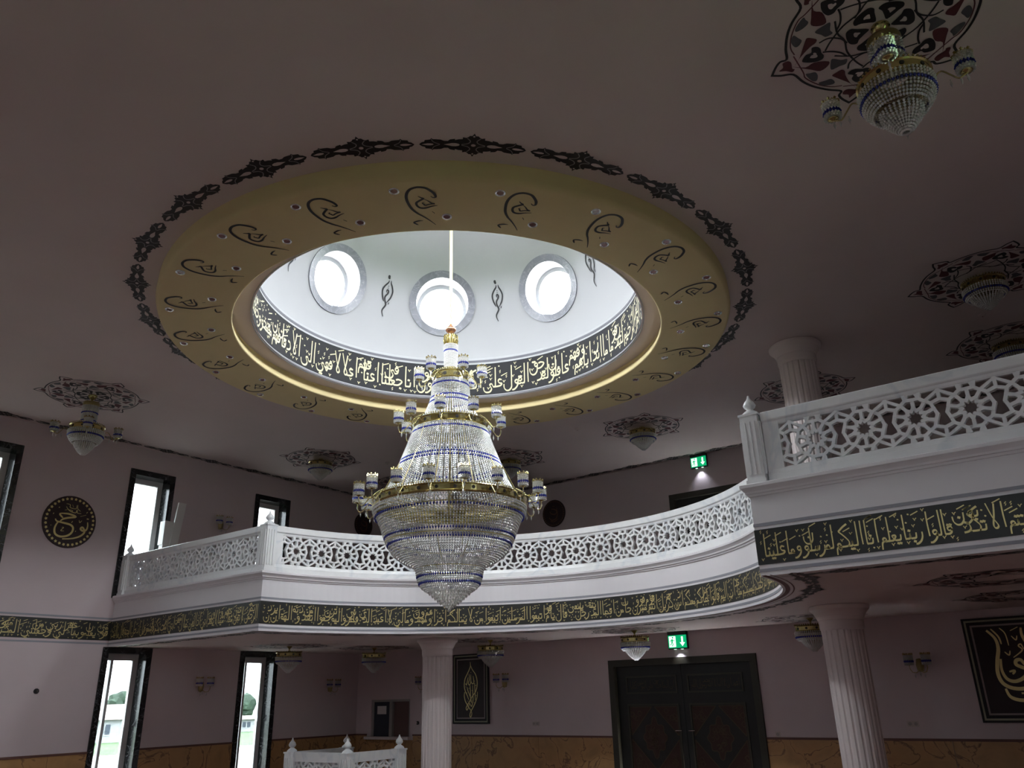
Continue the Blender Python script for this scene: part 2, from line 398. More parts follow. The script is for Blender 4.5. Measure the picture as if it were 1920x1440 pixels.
M = dict(
    wall=plain('pink_plaster', (.655, .555, .57), .85, noise=.025, nscale=1.5, bump=.04),
    ceil=plain('pink_ceiling_paint', (.66, .57, .55), .9, noise=.02, nscale=1.2, bump=.03),
    white=plain('white_plaster', (.42, .425, .435), .8, noise=.015, nscale=2),
    fascia=plain('pale_fascia_paint', (.79, .76, .78), .7, noise=.015, nscale=2),
    grey=plain('grey_stripe_paint', (.33, .33, .37), .7),
    drumgrey=plain('slate_stripe_paint', (.16, .16, .18), .8),
    yellow=plain('yellow_paint', (.72, .60, .32), .75, noise=.02, nscale=3),
    band=plain('black_band_paint', (.022, .022, .02), .42), drumband=plain('charcoal_drum_paint', (.030, .030, .033), .8, spec=.25),
    gold=plain('gold_leaf', (.72, .60, .27), .36, metal=.55),
    cream=plain('pale_gold_lettering', (.60, .55, .34), .5, metal=.1),
    ink=plain('black_paint', (.012, .011, .012), .6),
    grad=plain('grey_line_paint', (.30, .28, .28), .7),
    red=plain('maroon_paint', (.10, .018, .022), .6),
    leafgrey=plain('slate_paint', (.085, .085, .095), .6),
    wmarble=marble('white_marble', (.82, .82, .82), (.70, .72, .745), .9, .05, .30, .05),
    gmarble=marble('grey_marble', (.20, .205, .235), (.34, .35, .38), 5, .012, .3, .18), pmarble=marble('pale_grey_marble', (.34, .34, .345), (.22, .22, .23), 4, .02, .3, .1),
    bmarble=marble('black_marble', (.013, .014, .015), (.16, .16, .17), 5, .012, .18, .3),
    dado=marble('ochre_marble', (.48, .27, .11), (.17, .08, .04), 1.6, .02, .4, .22),
    dadotrim=plain('brown_trim', (.14, .06, .045), .5),
    pvc=plain('white_window_frame', (.66, .64, .63), .35), pvcgrey=plain('grey_round_window_frame', (.36, .37, .39), .4),
    glass=glass_pane('window_glass'), dimglass=glass_pane('daylight_dimming_glass', (.28, .295, .30), .04),  # rectangular panes get a tint added to dim their daylight against the dome's
    carpet=plain('red_carpet', (.19, .10, .09), .95, noise=.2, nscale=20, bump=.3, bscale=300),
    stone=plain('gallery_floor_carpet', (.08, .045, .04), .95),
    crystal=crystal('clear_crystal', (.95, .95, .94), .26, .45),
    blue=crystal('blue_crystal', (.045, .06, .40), .2, .25),
    brass=plain('polished_brass', (.56, .48, .21), .20, metal=1.0),
    brassd=plain('satin_brass', (.40, .33, .15), .36, metal=.9),
    copper=plain('copper', (.72, .36, .22), .25, metal=.9),
    rodm=plain('pale_green_gold_rod', (.72, .72, .36), .4, metal=.4),
    hole=plain('dark_hole', (.02, .015, .01), .6),
    wood=plain('dark_door_wood', (.006, .006, .005), .45, noise=.2, nscale=5),
    frame=plain('olive_door_frame', (.030, .026, .016), .5),
    carve=plain('carved_gold_relief', (.045, .018, .012), .5, metal=.3),
    carvel=plain('carved_pale_relief', (.065, .042, .022), .5, metal=.3),
    plate=plain('white_plastic', (.75, .74, .72), .4),
    chrome=plain('chrome', (.8, .8, .82), .12, metal=1.0),
    lens=plain('dull_red_lamp_glass', (.20, .07, .07), .2),
    black=plain('black_plastic', (.015, .015, .017), .4),
    green=glow('lit_green', (.0, .36, .13), .55),
    lit=glow('lit_white', (.72, 1.0, .84), .9),
    bounceroof=plain('pale_bounce_roof', (.42, .41, .40), .9, noise=.1, nscale=3),  # unseen roof surface, added pale to bounce sky light into the upper dome
    grass=plain('grass', (.036, .075, .018), .9, noise=.35, nscale=.3),
    gravel=plain('gravel_path', (.20, .19, .17), .9, noise=.1, nscale=3),
    tree=plain('tree_leaves', (.022, .040, .024), .9, noise=.4, nscale=.7),
    trunk=plain('tree_bark', (.10, .07, .05), .9),
    house=plain('white_render', (.28, .28, .29), .8), roof=plain('pale_pink_roof', (.14, .105, .10), .8, noise=.1, nscale=4),
    darkglass=plain('dark_window_glass', (.04, .05, .07), .15),
)
# ------------------------------------------------------------------ floor and walls
MB().box(XL-.4, XR+.4, YFRONT-.4, YB, -.2, 0).build('floor', M['carpet'], kind='structure')

def holed_wall(name, axis, pos, out, a0, a1, z0, z1, holes, mat):
    """wall plane at `pos`, thickness towards `out`, with rectangular openings (a0, a1, z0, z1)."""
    A = sorted({a0, a1, *[h[0] for h in holes], *[h[1] for h in holes]}); Zs = sorted({z0, z1, *[h[2] for h in holes], *[h[3] for h in holes]})
    b = MB(); lo, hi = min(pos, pos+out), max(pos, pos+out)
    for i in range(len(A)-1):
        for j in range(len(Zs)-1):
            ac, zc = (A[i]+A[i+1])/2, (Zs[j]+Zs[j+1])/2
            if any(h[0] < ac < h[1] and h[2] < zc < h[3] for h in holes): continue
            if axis == 'x': b.box(lo, hi, A[i], A[i+1], Zs[j], Zs[j+1])
            else: b.box(A[i], A[i+1], lo, hi, Zs[j], Zs[j+1])
    return b.build(name, mat, kind='structure')
HW = .39                                                     # half width of a window opening
UP0, UP1, LO0, LO1 = H(2.05), H(4.43), H(-1.45), H(.95)
side_holes = [(y-HW, y+HW, a, b) for y in WIN_Y for a, b in ((UP0, UP1), (LO0, LO1))]
wall_left = holed_wall('wall_left', 'x', XL, -.35, YFRONT, YBU, 0, H(ZC), side_holes, M['wall'])
wall_right = holed_wall('wall_right', 'x', XR, .35, YFRONT, YBU, 0, H(ZC), [h for h in side_holes if h[1] < 7], M['wall'])  # unseen openings added on this side to brighten the hall
ADDED_FRONT_X = (-13.4, -10.4, -3.6, -.6)  # windows out of view, added to light the gallery front and ceiling
wall_front = holed_wall('wall_front', 'y', YFRONT, -.35, XL, XR, 0, H(ZC), [(x-HW, x+HW, a, b) for x in ADDED_FRONT_X for a, b in ((UP0, UP1),)], M['wall'])
DX0, DX1, DZ = -8.48, -5.49, H(.606)                          # lower double door, outside of its frame
IW = (-15.14, -13.86, H(-.80), H(.0))                         # small inside window
wall_back = holed_wall('wall_back', 'y', YB, .3, XL, XR, 0, H(ZL)+.02, [(DX0+.1, DX1-.1, 0, DZ-.1), IW], M['wall'])
UDX0, UDX1, UDZ = -7.87, -5.7, H(4.19)
wall_back_up = holed_wall('wall_back_upper', 'y', YBU, .3, XL, XR, H(ZG)-.05, H(ZC), [(UDX0+.1, UDX1-.1, H(ZG)-.05, UDZ-.1)], M['wall'])

# dado of ochre marble with a dark trim, panel by panel between windows and doors
def dado(parent, axis, pos, sgn, spans):
    for a, b in spans:
        n = max(1, round((b-a)/1.55)); st = (b-a)/n
        for k in range(n):
            p, q = a+k*st+.004, a+(k+1)*st-.004; m = MB()
            lo, hi = sorted((pos, pos+sgn*.02))
            m.box(lo, hi, p, q, .004, H(-.78)) if axis == 'x' else m.box(p, q, lo, hi, .004, H(-.78))
            m.build('marble_panel', M['dado'], parent)
        lo, hi = sorted((pos, pos+sgn*.035)); m = MB()
        m.box(lo, hi, a, b, H(-.78), H(-.745)) if axis == 'x' else m.box(a, b, lo, hi, H(-.78), H(-.745))
        m.build('dado_rail', M['dadotrim'], parent)
ys = sorted(WIN_Y)
gaps = [(YFRONT, ys[0]-HW-.1)]+[(ys[i]+HW+.1, ys[i+1]-HW-.1) for i in range(3)]+[(ys[3]+HW+.1, YB)]
dado(wall_left, 'x', XL, 1, gaps); dado(wall_right, 'x', XR, -1, gaps[:2]+[(ys[1]+HW+.1, YB)])
dado(wall_back, 'y', YB, -1, [(XL+.03, IW[0]-.12), (IW[1]+.12, DX0), (DX1, XR-.03)])
MB().box(IW[0]-.12, IW[1]+.12, YB-.02, YB, .004, IW[2]-.07).build('marble_panel', M['dado'], wall_back)

# ------------------------------------------------------------------ ceiling with a round opening
def ceiling_mesh():
    n = 96; b = MB(); z = H(ZC); R0 = 3.4
    ang = sorted({2*math.pi*i/n for i in range(n)} | {math.atan2(y-CY, x-CX) % (2*math.pi) for x in (XL, XR) for y in (YFRONT, YBU)})
    inn, outp = [], []
    for a in ang:
        c, s = math.cos(a), math.sin(a); t = 1e9
        if c > 1e-9: t = min(t, (XR-CX)/c)
        if c < -1e-9: t = min(t, (XL-CX)/c)
        if s > 1e-9: t = min(t, (YBU-CY)/s)
        if s < -1e-9: t = min(t, (YFRONT-CY)/s)
        inn.append((CX+R0*c, CY+R0*s, z)); outp.append((CX+t*c, CY+t*s, z))
    k = len(ang); b.add(inn+outp, [(i, (i+1) % k, k+(i+1) % k, k+i) for i in range(k)])
    b.add([(p[0], p[1], z+.25) for p in inn+outp], [(i, k+i, k+(i+1) % k, (i+1) % k) for i in range(k)], 1)  # upper face works as an unseen reflector for the dome windows
    return b
ceiling = ceiling_mesh().build('ceiling', [M['ceil'], M['bounceroof']], kind='structure')
# dropped yellow ring, with its lit inner lip
RB = H(4.765)
prof = [(3.93, H(ZC)), (3.94, RB+.06), (3.925, RB+.015), (3.89, RB), (3.03, RB), (3.012, RB+.003), (3.005, RB+.010), (3.005, RB+.025), (3.012, RB+.06), (3.030, RB+.10), (3.062, RB+.14), (3.075, RB+.17), (3.06, RB+.20)]
ring = MB().lathe(prof, (CX, CY, 0), 144).build('ceiling_ring', M['yellow'], kind='structure', smooth=True)

MB().lathe([(3.065, RB+.20), (2.76, RB+.195)], (CX, CY, 0), 144).build('soffit', M['ceil'], ring)

# ------------------------------------------------------------------ drum and dome
RD = 2.79
drum = MB().lathe([(RD, RB+.18), (RD, H(5.72)), (RD+.012, H(5.74))], (CX, CY, 0), 144).build('wall_drum', M['white'], kind='structure', smooth=True)
def hoop(name, r, z0, z1, mat, parent, proud=.006):
    return MB().lathe([(r, z0), (r-proud, z0), (r-proud, z1), (r, z1)], (CX, CY, 0), 144).build(name, mat, parent)
hoop('white_moulding', RD, RB+.185, H(4.972), M['white'], drum, .012)
hoop('grey_stripe', RD, H(4.976), H(4.998), M['drumgrey'], drum)
hoop('inscription_band', RD, H(5.015), H(5.61), M['drumband'], drum)
hoop('grey_stripe', RD, H(5.65), H(5.69), M['drumgrey'], drum)
DR, DZ0 = 2.805, H(5.87)
def drum_map(u, v):                                           # u metres to the right seen from inside, from angle 90
    a = math.pi/2-u/RD; r = RD-.012
    return (CX+r*math.cos(a), CY+r*math.sin(a), H(5.03)+v)
DOME_A = 'العزيز الرحيم لتنذر قوما ما أنذر آباؤهم فهم غافلون لقد حق القول على أكثرهم فهم لا يؤمنون إنا جعلنا في أعناقهم أغلالا فهي إلى الأذقان فهم مقمحون'
DOME_B = 'وجعلنا من بين أيديهم سدا ومن خلفهم سدا فأغشيناهم فهم لا يبصرون يس والقرآن الحكيم إنك لمن المرسلين على صراط مستقيم تنزيل'
def lettering(parent, name, text, height, x_right, length, fn, mat, seed, w=.5):
    S = set_line(text, height, length, w=w, seed=seed)
    return MB().strokes([([(p[0]+x_right, p[1]) for p in q], ww, nib, tp) for q, ww, nib, tp in S], fn).build(name, mat, parent)
uR = RD*rad(90-38)                                            # right end of the verse that faces the hall
LA = RD*rad(180)
lettering(drum, 'lettering', DOME_A, .56, uR, LA, drum_map, M['cream'], 3, .50)
lettering(drum, 'lettering', DOME_B, .56, uR-LA, RD*rad(360)-LA-.05, drum_map, M['cream'], 5, .50)

ALPHA = 19.0                                                  # elevation of the round windows
def win_dir(k): a = rad(45*k); return Vector((math.cos(a)*math.cos(rad(ALPHA)), math.sin(a)*math.cos(rad(ALPHA)), math.sin(rad(ALPHA))))
WD = [win_dir(k) for k in range(8)]
def dome_mesh():
    n, m = 320, 84; b = MB(); O = Vector((CX, CY, DZ0)); V = []; keep = []
    e0 = math.asin((H(5.735)-DZ0)/DR)
    for j in range(m+1):
        e = e0+(math.pi/2-.004-e0)*j/m
        for i in range(n):
            a = 2*math.pi*i/n; V.append((math.cos(a)*math.cos(e), math.sin(a)*math.cos(e), math.sin(e)))
    VA = np.array(V); D = np.array([tuple(d) for d in WD]); dot = VA@D.T
    inside = (dot.max(1) > math.cos(.515/DR))
    F = []
    for j in range(m):
        for i in range(n):
            f = (j*n+i, j*n+(i+1) % n, (j+1)*n+(i+1) % n, (j+1)*n+i)
            if not inside[list(f)].any(): F.append(f)
    return b.add((VA*DR+np.array(tuple(O))).tolist(), F)
dome = dome_mesh().build('ceiling_dome', M['white'], kind='structure', smooth=True)
MB().lathe([(.03, H(8.6)), (.16, H(8.6)), (.2, H(8.66)), (.05, H(8.7))], (CX, CY, 0), 24).build('ceiling_hook_plate', M['white'], dome)

def round_window(k):
    d = WD[k]; O = Vector((CX, CY, DZ0)); c = O+d*math.sqrt(DR*DR-.5*.5)
    s = d.cross(Vector((0, 0, 1))).normalized(); t = s.cross(d)
    outv = Vector((d.x, d.y, .04)).normalized()
    w = structure('window_%d' % (k+9), c)
    N = 56
    def circ(r, off): return [tuple(s*(r*math.cos(2*math.pi*i/N))+t*(r*math.sin(2*math.pi*i/N))+off) for i in range(N)]
    def sph(r, lift):                                        # circle of radius r lying on the dome, lifted towards the room
        h = math.sqrt((DR-lift)**2-r*r)-math.sqrt(DR*DR-.25); return circ(r, d*h)
    def loft(rings, mats, name, smooth=True):
        b = MB()
        for A, B in zip(rings, rings[1:]): b.add(A+B, [(i, (i+1) % N, N+(i+1) % N, N+i) for i in range(N)])
        return b.build(name, mats, w, smooth=smooth)
    loft([sph(.605, -.01), sph(.605, .022), sph(.475, .022)], M['gmarble'], 'marble_ring', False)
    loft([sph(.475, .022), circ(.47, outv*.34)], M['pmarble'], 'reveal')
    loft([circ(.47, outv*.30), circ(.40, outv*.30), circ(.40, outv*.36)], M['pvcgrey'], 'frame', False)
    MB().add(circ(.405, outv*.35), [tuple(range(N))]).build('pane', M['glass'], w)
    portal('daylight_opening', c+outv*.37, -outv, .84, .84, True)
    # painted verse between this window and the next
    return w
for k in range(8): round_window(k)

# small painted calligraphy between the round windows
T = 6.62
fig = [([(237, 100), (230, 120), (240, 150)], 17), ([(240, 165), (235, 195), (195, 245), (170, 300), (175, 360), (195, 420), (210, 450)], 11),
       ([(270, 165), (275, 200), (300, 250), (315, 310), (300, 380), (275, 425), (250, 460)], 11),
       ([(238, 330), (228, 310), (240, 290), (256, 310), (250, 340), (222, 380), (220, 420), (240, 470), (240, 500), (205, 560), (205, 600), (225, 650)], 12),
       ([(238, 240), (252, 243)], 14), ([(238, 265), (252, 268)], 14), ([(284, 450), (276, 480)], 16)]
for k in range(8):
    a0 = rad(45*k+22.5)
    def dm(u, v, a0=a0):
        e = rad(19.5)+v/DR; a = a0-u/(DR*math.cos(e)); r = DR-.01
        return (CX+r*math.cos(a)*math.cos(e), CY+r*math.sin(a)*math.cos(e), DZ0+r*math.sin(e))
    kx = .0088/T
    S = [(smooth([((x-242)*kx, -(y-360)*kx*1.05) for x, y in p], 5), w*kx*1.9, None, .65) for p, w in fig]
    MB().strokes(S, dm).build('painted_calligraphy', M['ink'], dome)

# ------------------------------------------------------------------ rectangular side windows
def wall_window(n, loc, rz, s, h, mull, low):
    """window in a wall; local x points outwards (times s), local y along the wall, origin at the foot of the opening."""
    w = structure('window_%d' % n, loc); w.rotation_euler = (0, 0, rz)
    def bx(x0, x1, y0, y1, a, b, name, mat):
        lo, hi = sorted((s*x0, s*x1)); return MB().box(lo, hi, y0, y1, a, b).build(name, mat, w)
    T_ = .10; zlo = 0 if low else -T_
    for (a, b, c, d) in ((-HW-T_, -HW, zlo, h+T_), (HW, HW+T_, zlo, h+T_), (-HW, HW, h, h+T_)): bx(-.03, .0, a, b, c, d, 'marble_surround', M['bmarble'])
    if not low: bx(-.03, 0, -HW, HW, -T_, 0, 'marble_surround', M['bmarble'])
    for (a, b, c, d) in ((-HW, -HW+.012, 0, h), (HW-.012, HW, 0, h), (-HW+.012, HW-.012, h-.012, h)): bx(-.03, .26, a, b, c, d, 'marble_reveal', M['bmarble'])
    bx(-.05, .26, -HW+.012, HW-.012, .0, .025, 'sill', M['bmarble'])
    f = .12; q = HW-.0
    for (a, b, c, d) in ((-q, -q+f, .0, h), (q-f, q, .0, h), (-q+f, q-f, .0, f), (-q+f, q-f, h-f, h)): bx(.26, .33, a, b, c, d, 'frame', M['pvc'])
    if mull:
        m0 = -q+f+.10; bx(.25, .32, m0, m0+.05, f, h-f, 'mullion', M['pvc'])
        bx(.295, .302, -q+f, m0, f, h-f, 'pane', M['dimglass']); bx(.295, .302, m0+.05, q-f, f, h-f, 'pane', M['dimglass'])
        bx(.23, .25, q-f-.012, q-f+.012, h*.45, h*.45+.12, 'handle', M['pvc'])
    else: bx(.295, .302, -q+f, q-f, f, h-f, 'pane', M['dimglass'])
    o = Vector(loc)+Vector((s*.40*math.cos(rz), s*.40*math.sin(rz), h/2)); d_ = Vector((-s*math.cos(rz), -s*math.sin(rz), 0))
    portal('daylight_opening', o, d_, h, 2*HW)
n = 1
for y in WIN_Y:
    wall_window(n, (XL, y, UP0), 0, -1, UP1-UP0, False, False); wall_window(n+1, (XL, y, LO0), 0, -1, LO1-LO0, True, True); n += 2
for k, y in enumerate(WIN_Y):
    if y > 6: continue
    wall_window(20+k, (XR, y, LO0), 0, 1, LO1-LO0, True, True); wall_window(28+k, (XR, y, UP0), 0, 1, UP1-UP0, False, False)  # added right-hand windows, never in view, for extra daylight
for k, x in enumerate(ADDED_FRONT_X):
    wall_window(24+k, (x, YFRONT, UP0), rad(-90), 1, UP1-UP0, False, False)  # added front windows, behind the camera, for extra daylight

# ------------------------------------------------------------------ gallery: slab, soffit, fascia
A0 = math.asin((YG-CY)/RG)
NARC = 96
arc = [(CX+RG*math.cos(math.pi-A0-(math.pi-2*A0)*i/NARC), CY+RG*math.sin(math.pi-A0-(math.pi-2*A0)*i/NARC)) for i in range(NARC+1)]
XPL, XPR = arc[0][0], arc[-1][0]
front = [(XL, YG)] + arc + [(XR, YG)]
g = MB(); k = len(front)
def back_y(z): return YB if z < H(ZL)+.01 else YBU
for z, flip in ((H(ZL), 0), (H(ZG), 1)):
    yb = back_y(z)
    g.add([(x, y, z) for x, y in front]+[(x, yb, z) for x, y in front], [(i, i+1, k+i+1, k+i) for i in range(k-1)], flip)
gallery = g.build('floor_gallery', [M['ceil'], M['stone']], kind='structure')
MB().box(XL, XR, YB, YBU, H(ZG)-.12, H(ZG)-.01).build('floor_slab', M['stone'], gallery)

def offset_path(path, d):
    """mitred offset of the front line towards the hall (the right-hand side of the path)."""
    out = []; n = len(path)
    for i, p in enumerate(path):
        a = path[max(i-1, 0)]; b = path[min(i+1, n-1)]
        d1 = Vector((p[0]-a[0], p[1]-a[1])) if i else Vector((b[0]-p[0], b[1]-p[1])); d2 = Vector((b[0]-p[0], b[1]-p[1])) if i < n-1 else d1
        d1.normalize(); d2.normalize(); n1 = Vector((d1.y, -d1.x)); n2 = Vector((d2.y, -d2.x)); m = n1+n2
        m = m/max(.3, m.length_squared)*2
        out.append((p[0]+m.x*d, p[1]+m.y*d))
    return out
def sweep(path, prof, close=False):
    b = MB(); V = []; n = len(path)
    for d, z in prof: V += [(x, y, z) for x, y in offset_path(path, d)]
    F = []
    for j in range(len(prof)-1): F += [(j*n+i, j*n+i+1, (j+1)*n+i+1, (j+1)*n+i) for i in range(n-1)]
    b.add(V, F)
    if close:
        b.add([V[j*n] for j in range(len(prof))], [tuple(range(len(prof)))]); b.add([V[j*n+n-1] for j in range(len(prof))], [tuple(range(len(prof)))])
    return b
fascia = sweep(front, [(-.25, H(1.055)), (0, H(1.055)), (0, H(1.98)), (-.30, H(1.98)), (-.30, H(ZG))]).build('wall_gallery_fascia', M['fascia'], kind='structure')
def strip(name, z0, z1, mat, proud=.005): return sweep(front, [(0, z0), (proud, z0), (proud, z1), (0, z1)]).build(name, mat, fascia)
strip('grey_stripe', H(1.095), H(1.125), M['grey'])
strip('inscription_band', H(1.165), H(1.515), M['band'])
strip('grey_stripe', H(1.548), H(1.578), M['grey'])
sweep(front, [(0, H(1.855)), (.015, H(1.858)), (.02, H(1.88)), (.035, H(1.885)), (.04, H(1.905)), (.06, H(1.93)), (.075, H(1.945)), (.075, H(1.975)), (.06, H(1.985)), (-.2, H(1.985))]).build('cornice_moulding', M['fascia'], fascia)

BH = .33; BZ = H(1.175)
def map_line(u, v): return (u, YG-.009, BZ+v)
def map_arc(u, v):                                            # u to the right along the curve, 0 at the middle
    a = math.pi/2-u/RG; r = RG-.009
    return (CX+r*math.cos(a), CY+r*math.sin(a), BZ+v)
def map_left(u, v): return (XL+.009, u, BZ+v)                 # left wall: right is +Y
def map_right(u, v): return (XR-.009, -u, BZ+v)
lettering(fascia, 'lettering', 'قالوا ما أنتم إلا بشر مثلنا وما أنزل الرحمن من شيئ إن أنتم إلا تكذبون قالوا ربنا يعلم إنا إليكم لمرسلون وما علينا', BH, XR-.1, XR-XPR-.15, map_line, M['gold'], 11)
ARC_T = 'إلا البلاغ المبين قالوا إنا تطيرنا بكم لئن لم تنتهوا لنرجمنكم وليمسنكم منا عذاب أليم قالوا طائركم معكم أئن ذكرتم بل أنتم قوم مسرفون وجاء من أقصا المدينة رجل يسعى قال يا قوم اتبعوا المرسلين اتبعوا من لا يسألكم أجرا وهم مهتدون وما لي لا أعبد الذي فطرني وإليه ترجعون أأتخذ من دونه آلهة إن يردن'
lettering(fascia, 'lettering', ARC_T, BH, RG*(math.pi/2-A0)-.04, RG*(math.pi-2*A0)-.08, map_arc, M['gold'], 12)
lettering(fascia, 'lettering', 'الرحمن بضر لا تغن عني شفاعتهم شيئا ولا ينقذون إني إذا لفي ضلال مبين إني آمنت بربكم فاسمعون قيل ادخل الجنة قال يا ليت', BH, XPL-.05, XPL-XL-.08, map_line, M['gold'], 13)
# the same band runs on along the side walls of the hall
for wl_, X, s, fn, sd in ((wall_left, XL, 1, map_left, 14), (wall_right, XR, -1, map_right, 15)):
    for nm, z0, z1, mt in (('grey_stripe', 1.095, 1.125, 'grey'), ('inscription_band', 1.165, 1.515, 'band'), ('grey_stripe', 1.548, 1.578, 'grey')):
        lo, hi = sorted((X, X+s*.005)); MB().box(lo, hi, YFRONT, YG, H(z0), H(z1)).build(nm, M[mt], wl_)
    T1 = 'قومي يعلمون بما غفر لي ربي وجعلني من المكرمين وما أنزلنا على قومه من بعده من جند من السماء وما كنا منزلين إن كانت إلا صيحة واحدة فإذا هم خامدون يا حسرة على العباد ما يأتيهم من رسول إلا كانوا به يستهزئون'
    lettering(wl_, 'lettering', T1, BH, YG-.05 if s > 0 else -YFRONT-.05, YG-YFRONT-.1, fn, M['gold'], sd)
for X, s in ((XL, 1), (XR, -1)):                              # trim where the walls of the hall meet the front wall
    pass
# ------------------------------------------------------------------ marble balustrades
SP = .47                                                      # star spacing of the pierced pattern
ZP0, ZP1, ZST = 2.135, 2.60, 2.367                            # pierced opening and star line, from eye level
def cell_edges(s=SP):
    """centre lines of one repeat of the ten-pointed star lattice (x, y about the star)."""
    E = []; a, b, R = .148*s, .225*s, .412*s; hh = (ZP1-ZP0)/2
    def P(r, d): return (r*math.cos(rad(d)), r*math.sin(rad(d)))
    c = R*math.cos(rad(18))*.985
    for k in range(10):
        t = 36*k
        E += [(P(a, t), P(b, t+18)), (P(b, t+18), P(a, t+36)), (P(b, t+18), P(c, t+18)), (P(c, t+18), P(R, t)), (P(c, t+18), P(R, t+36))]
    M_ = (s/2, .30*s)
    for sx in (1, -1):
        for sy in (1, -1):
            m = (sx*M_[0], sy*M_[1]); f = (sx*s/2, sy*hh); p = P(R, 36); p = (sx*p[0], sy*p[1]); q = P(R, 72); q = (sx*q[0], sy*q[1]); cc = P(c, 54); cc = (sx*cc[0], sy*cc[1])
            E += [(p, m), (cc, f), (q, (sx*.145*s, sy*hh)), (q, (sx*.09*s, sy*hh))]
            if sx > 0: E += [(m, f)]
    return E
CELL = cell_edges()
def lattice(fn, u0, u1, du0, w=.032, dep=.045):
    """bars of the pattern between u0 and u1 (clipped), first star at du0; fn(u, v, d) -> 3D point."""
    b = MB(); i0 = math.floor((u0-du0)/SP)-1; i1 = math.ceil((u1-du0)/SP)+1
    for i in range(i0, i1+1):
        cu = du0+i*SP
        for ei, ((x0, y0), (x1, y1)) in enumerate(CELL):
            dz_ = .0006*((ei*7+i*3) % 17)
            p = [cu+x0, y0]; q = [cu+x1, y1]
            if p[0] > q[0]: p, q = q, p
            if q[0] < u0 or p[0] > u1: continue
            if p[0] < u0: t = (u0-p[0])/(q[0]-p[0]); p = [u0, p[1]+(q[1]-p[1])*t]
            if q[0] > u1: t = (u1-p[0])/(q[0]-p[0]); q = [u1, p[1]+(q[1]-p[1])*t]
            dx, dy = q[0]-p[0], q[1]-p[1]; L = math.hypot(dx, dy)
            if L < 1e-4: continue
            nx, ny = -dy/L*w/2, dx/L*w/2; ex, ey = dx/L*w*.35, dy/L*w*.35
            c4 = [(p[0]-ex+nx, p[1]-ey+ny), (p[0]-ex-nx, p[1]-ey-ny), (q[0]+ex-nx, q[1]+ey-ny), (q[0]+ex+nx, q[1]+ey+ny)]
            hh = (ZP1-ZP0)/2+.01
            c4 = [(x, max(-hh, min(hh, y))) for x, y in c4]
            V = [fn(x, y, -dz_) for x, y in c4]+[fn(x, y, dep+dz_) for x, y in c4]
            b.add(V, [(0, 1, 2, 3), (4, 7, 6, 5), (0, 4, 5, 1), (1, 5, 6, 2), (2, 6, 7, 3), (3, 7, 4, 0)])
    return b
def post_mesh(z0=1.985, z1=2.752, w=.19, faces=4):
    b = MB(); h = w/2; b.box(-h, h, -h, h, H(z0), H(z1)-.02); b.box(-h-.012, h+.012, -h-.012, h+.012, H(z1)-.02, H(z1)+.005)
    b.box(-h-.012, h+.012, -h-.012, h+.012, H(z0), H(z0)+.05)
    for k in (-1, 0, 1):                                     # raised ribs of the fluting
        for q in range(4):
            x0, x1 = k*.052-.014, k*.052+.014; c, s = [(1, 0), (0, 1), (-1, 0), (0, -1)][q]
            V = []
            for z in (H(z0)+.10, H(z1)-.09):
                for (x, y) in ((x0, -h-.016), (x1, -h-.016), (x1, -h), (x0, -h)): V.append((c*x-s*y, s*x+c*y, z))
            b.add(V, [(0, 1, 5, 4), (1, 2, 6, 5), (3, 0, 4, 7), (0, 3, 2, 1), (4, 5, 6, 7)])
    return b
def finial_mesh(z1=2.757):
    p = [(.092, 0), (.088, .02), (.06, .045), (.036, .06), (.034, .07), (.058, .09), (.068, .115), (.052, .15), (.022, .185), (.012, .215), (.012, .225), (0.001, .232)]
    return MB().lathe(p, (0, 0, H(z1)), 20)
POST = post_mesh().build('post', M['wmarble'], mesh_only=True)
FIN = finial_mesh().build('finial', M['wmarble'], mesh_only=True, smooth=True)
def post(parent, x, y, fin=True):
    o = link('post', POST, parent, loc=(x, y, 0))
    if fin: link('finial', FIN, o)
def balustrade(label, path, u0, u1, star0, lat, posts):
    t = thing('balustrade', label, 'balustrade', group='marble balustrades of the gallery')
    IN = -.10                                                # set back from the fascia face
    def prof(a): return [(IN+d, H(z)) for d, z in a]
    sweep(path, prof([(-.055, 1.985), (.055, 1.985), (.055, 2.075), (.045, 2.08), (.035, 2.12), (.02, 2.135), (-.02, 2.135), (-.035, 2.12), (-.045, 2.08), (-.055, 2.075), (-.055, 1.985)]), True).build('bottom_rail', M['wmarble'], t)
    sweep(path, prof([(-.02, 2.60), (.02, 2.60), (.03, 2.615), (.035, 2.64), (.05, 2.65), (.055, 2.66), (.055, 2.745), (.045, 2.755), (-.045, 2.755), (-.055, 2.745), (-.055, 2.66), (-.03, 2.615), (-.02, 2.60)]), True).build('top_rail', M['wmarble'], t)
    lattice(lat, u0, u1, star0).build('lattice_panel', M['wmarble'], t)
    for x, y, f in posts: post(t, x, y, f)
    return t
def lat_line(u, v, d): return (u, YG+.10-.0225+d, H(ZST)+v)
RL = RG+.10
def lat_arc(u, v, d): a = math.pi/2-u/RL; r = RL-.0225+d; return (CX+r*math.cos(a), CY+r*math.sin(a), H(ZST)+v)
pl = [(XL, YG), (XPL-.21, YG)]; pr = [(XPR+.21, YG), (XR, YG)]
def margin(path_end, x0, x1, z=None): pass
bl = balustrade('white marble pierced balustrade on the short straight gallery front by the left wall', pl, XL+.28, XPL-.30, XPL-.5, lat_line, [(XL+.112, YG+.10, True)])
MB().box(XL+.0, XL+.29, YG+.065, YG+.135, H(2.12), H(2.62)).build('end_panel', M['wmarble'], bl)
MB().box(XPL-.32, XPL-.21, YG+.065, YG+.135, H(2.12), H(2.62)).build('end_panel', M['wmarble'], bl)
ul = RL*(math.pi/2-A0)
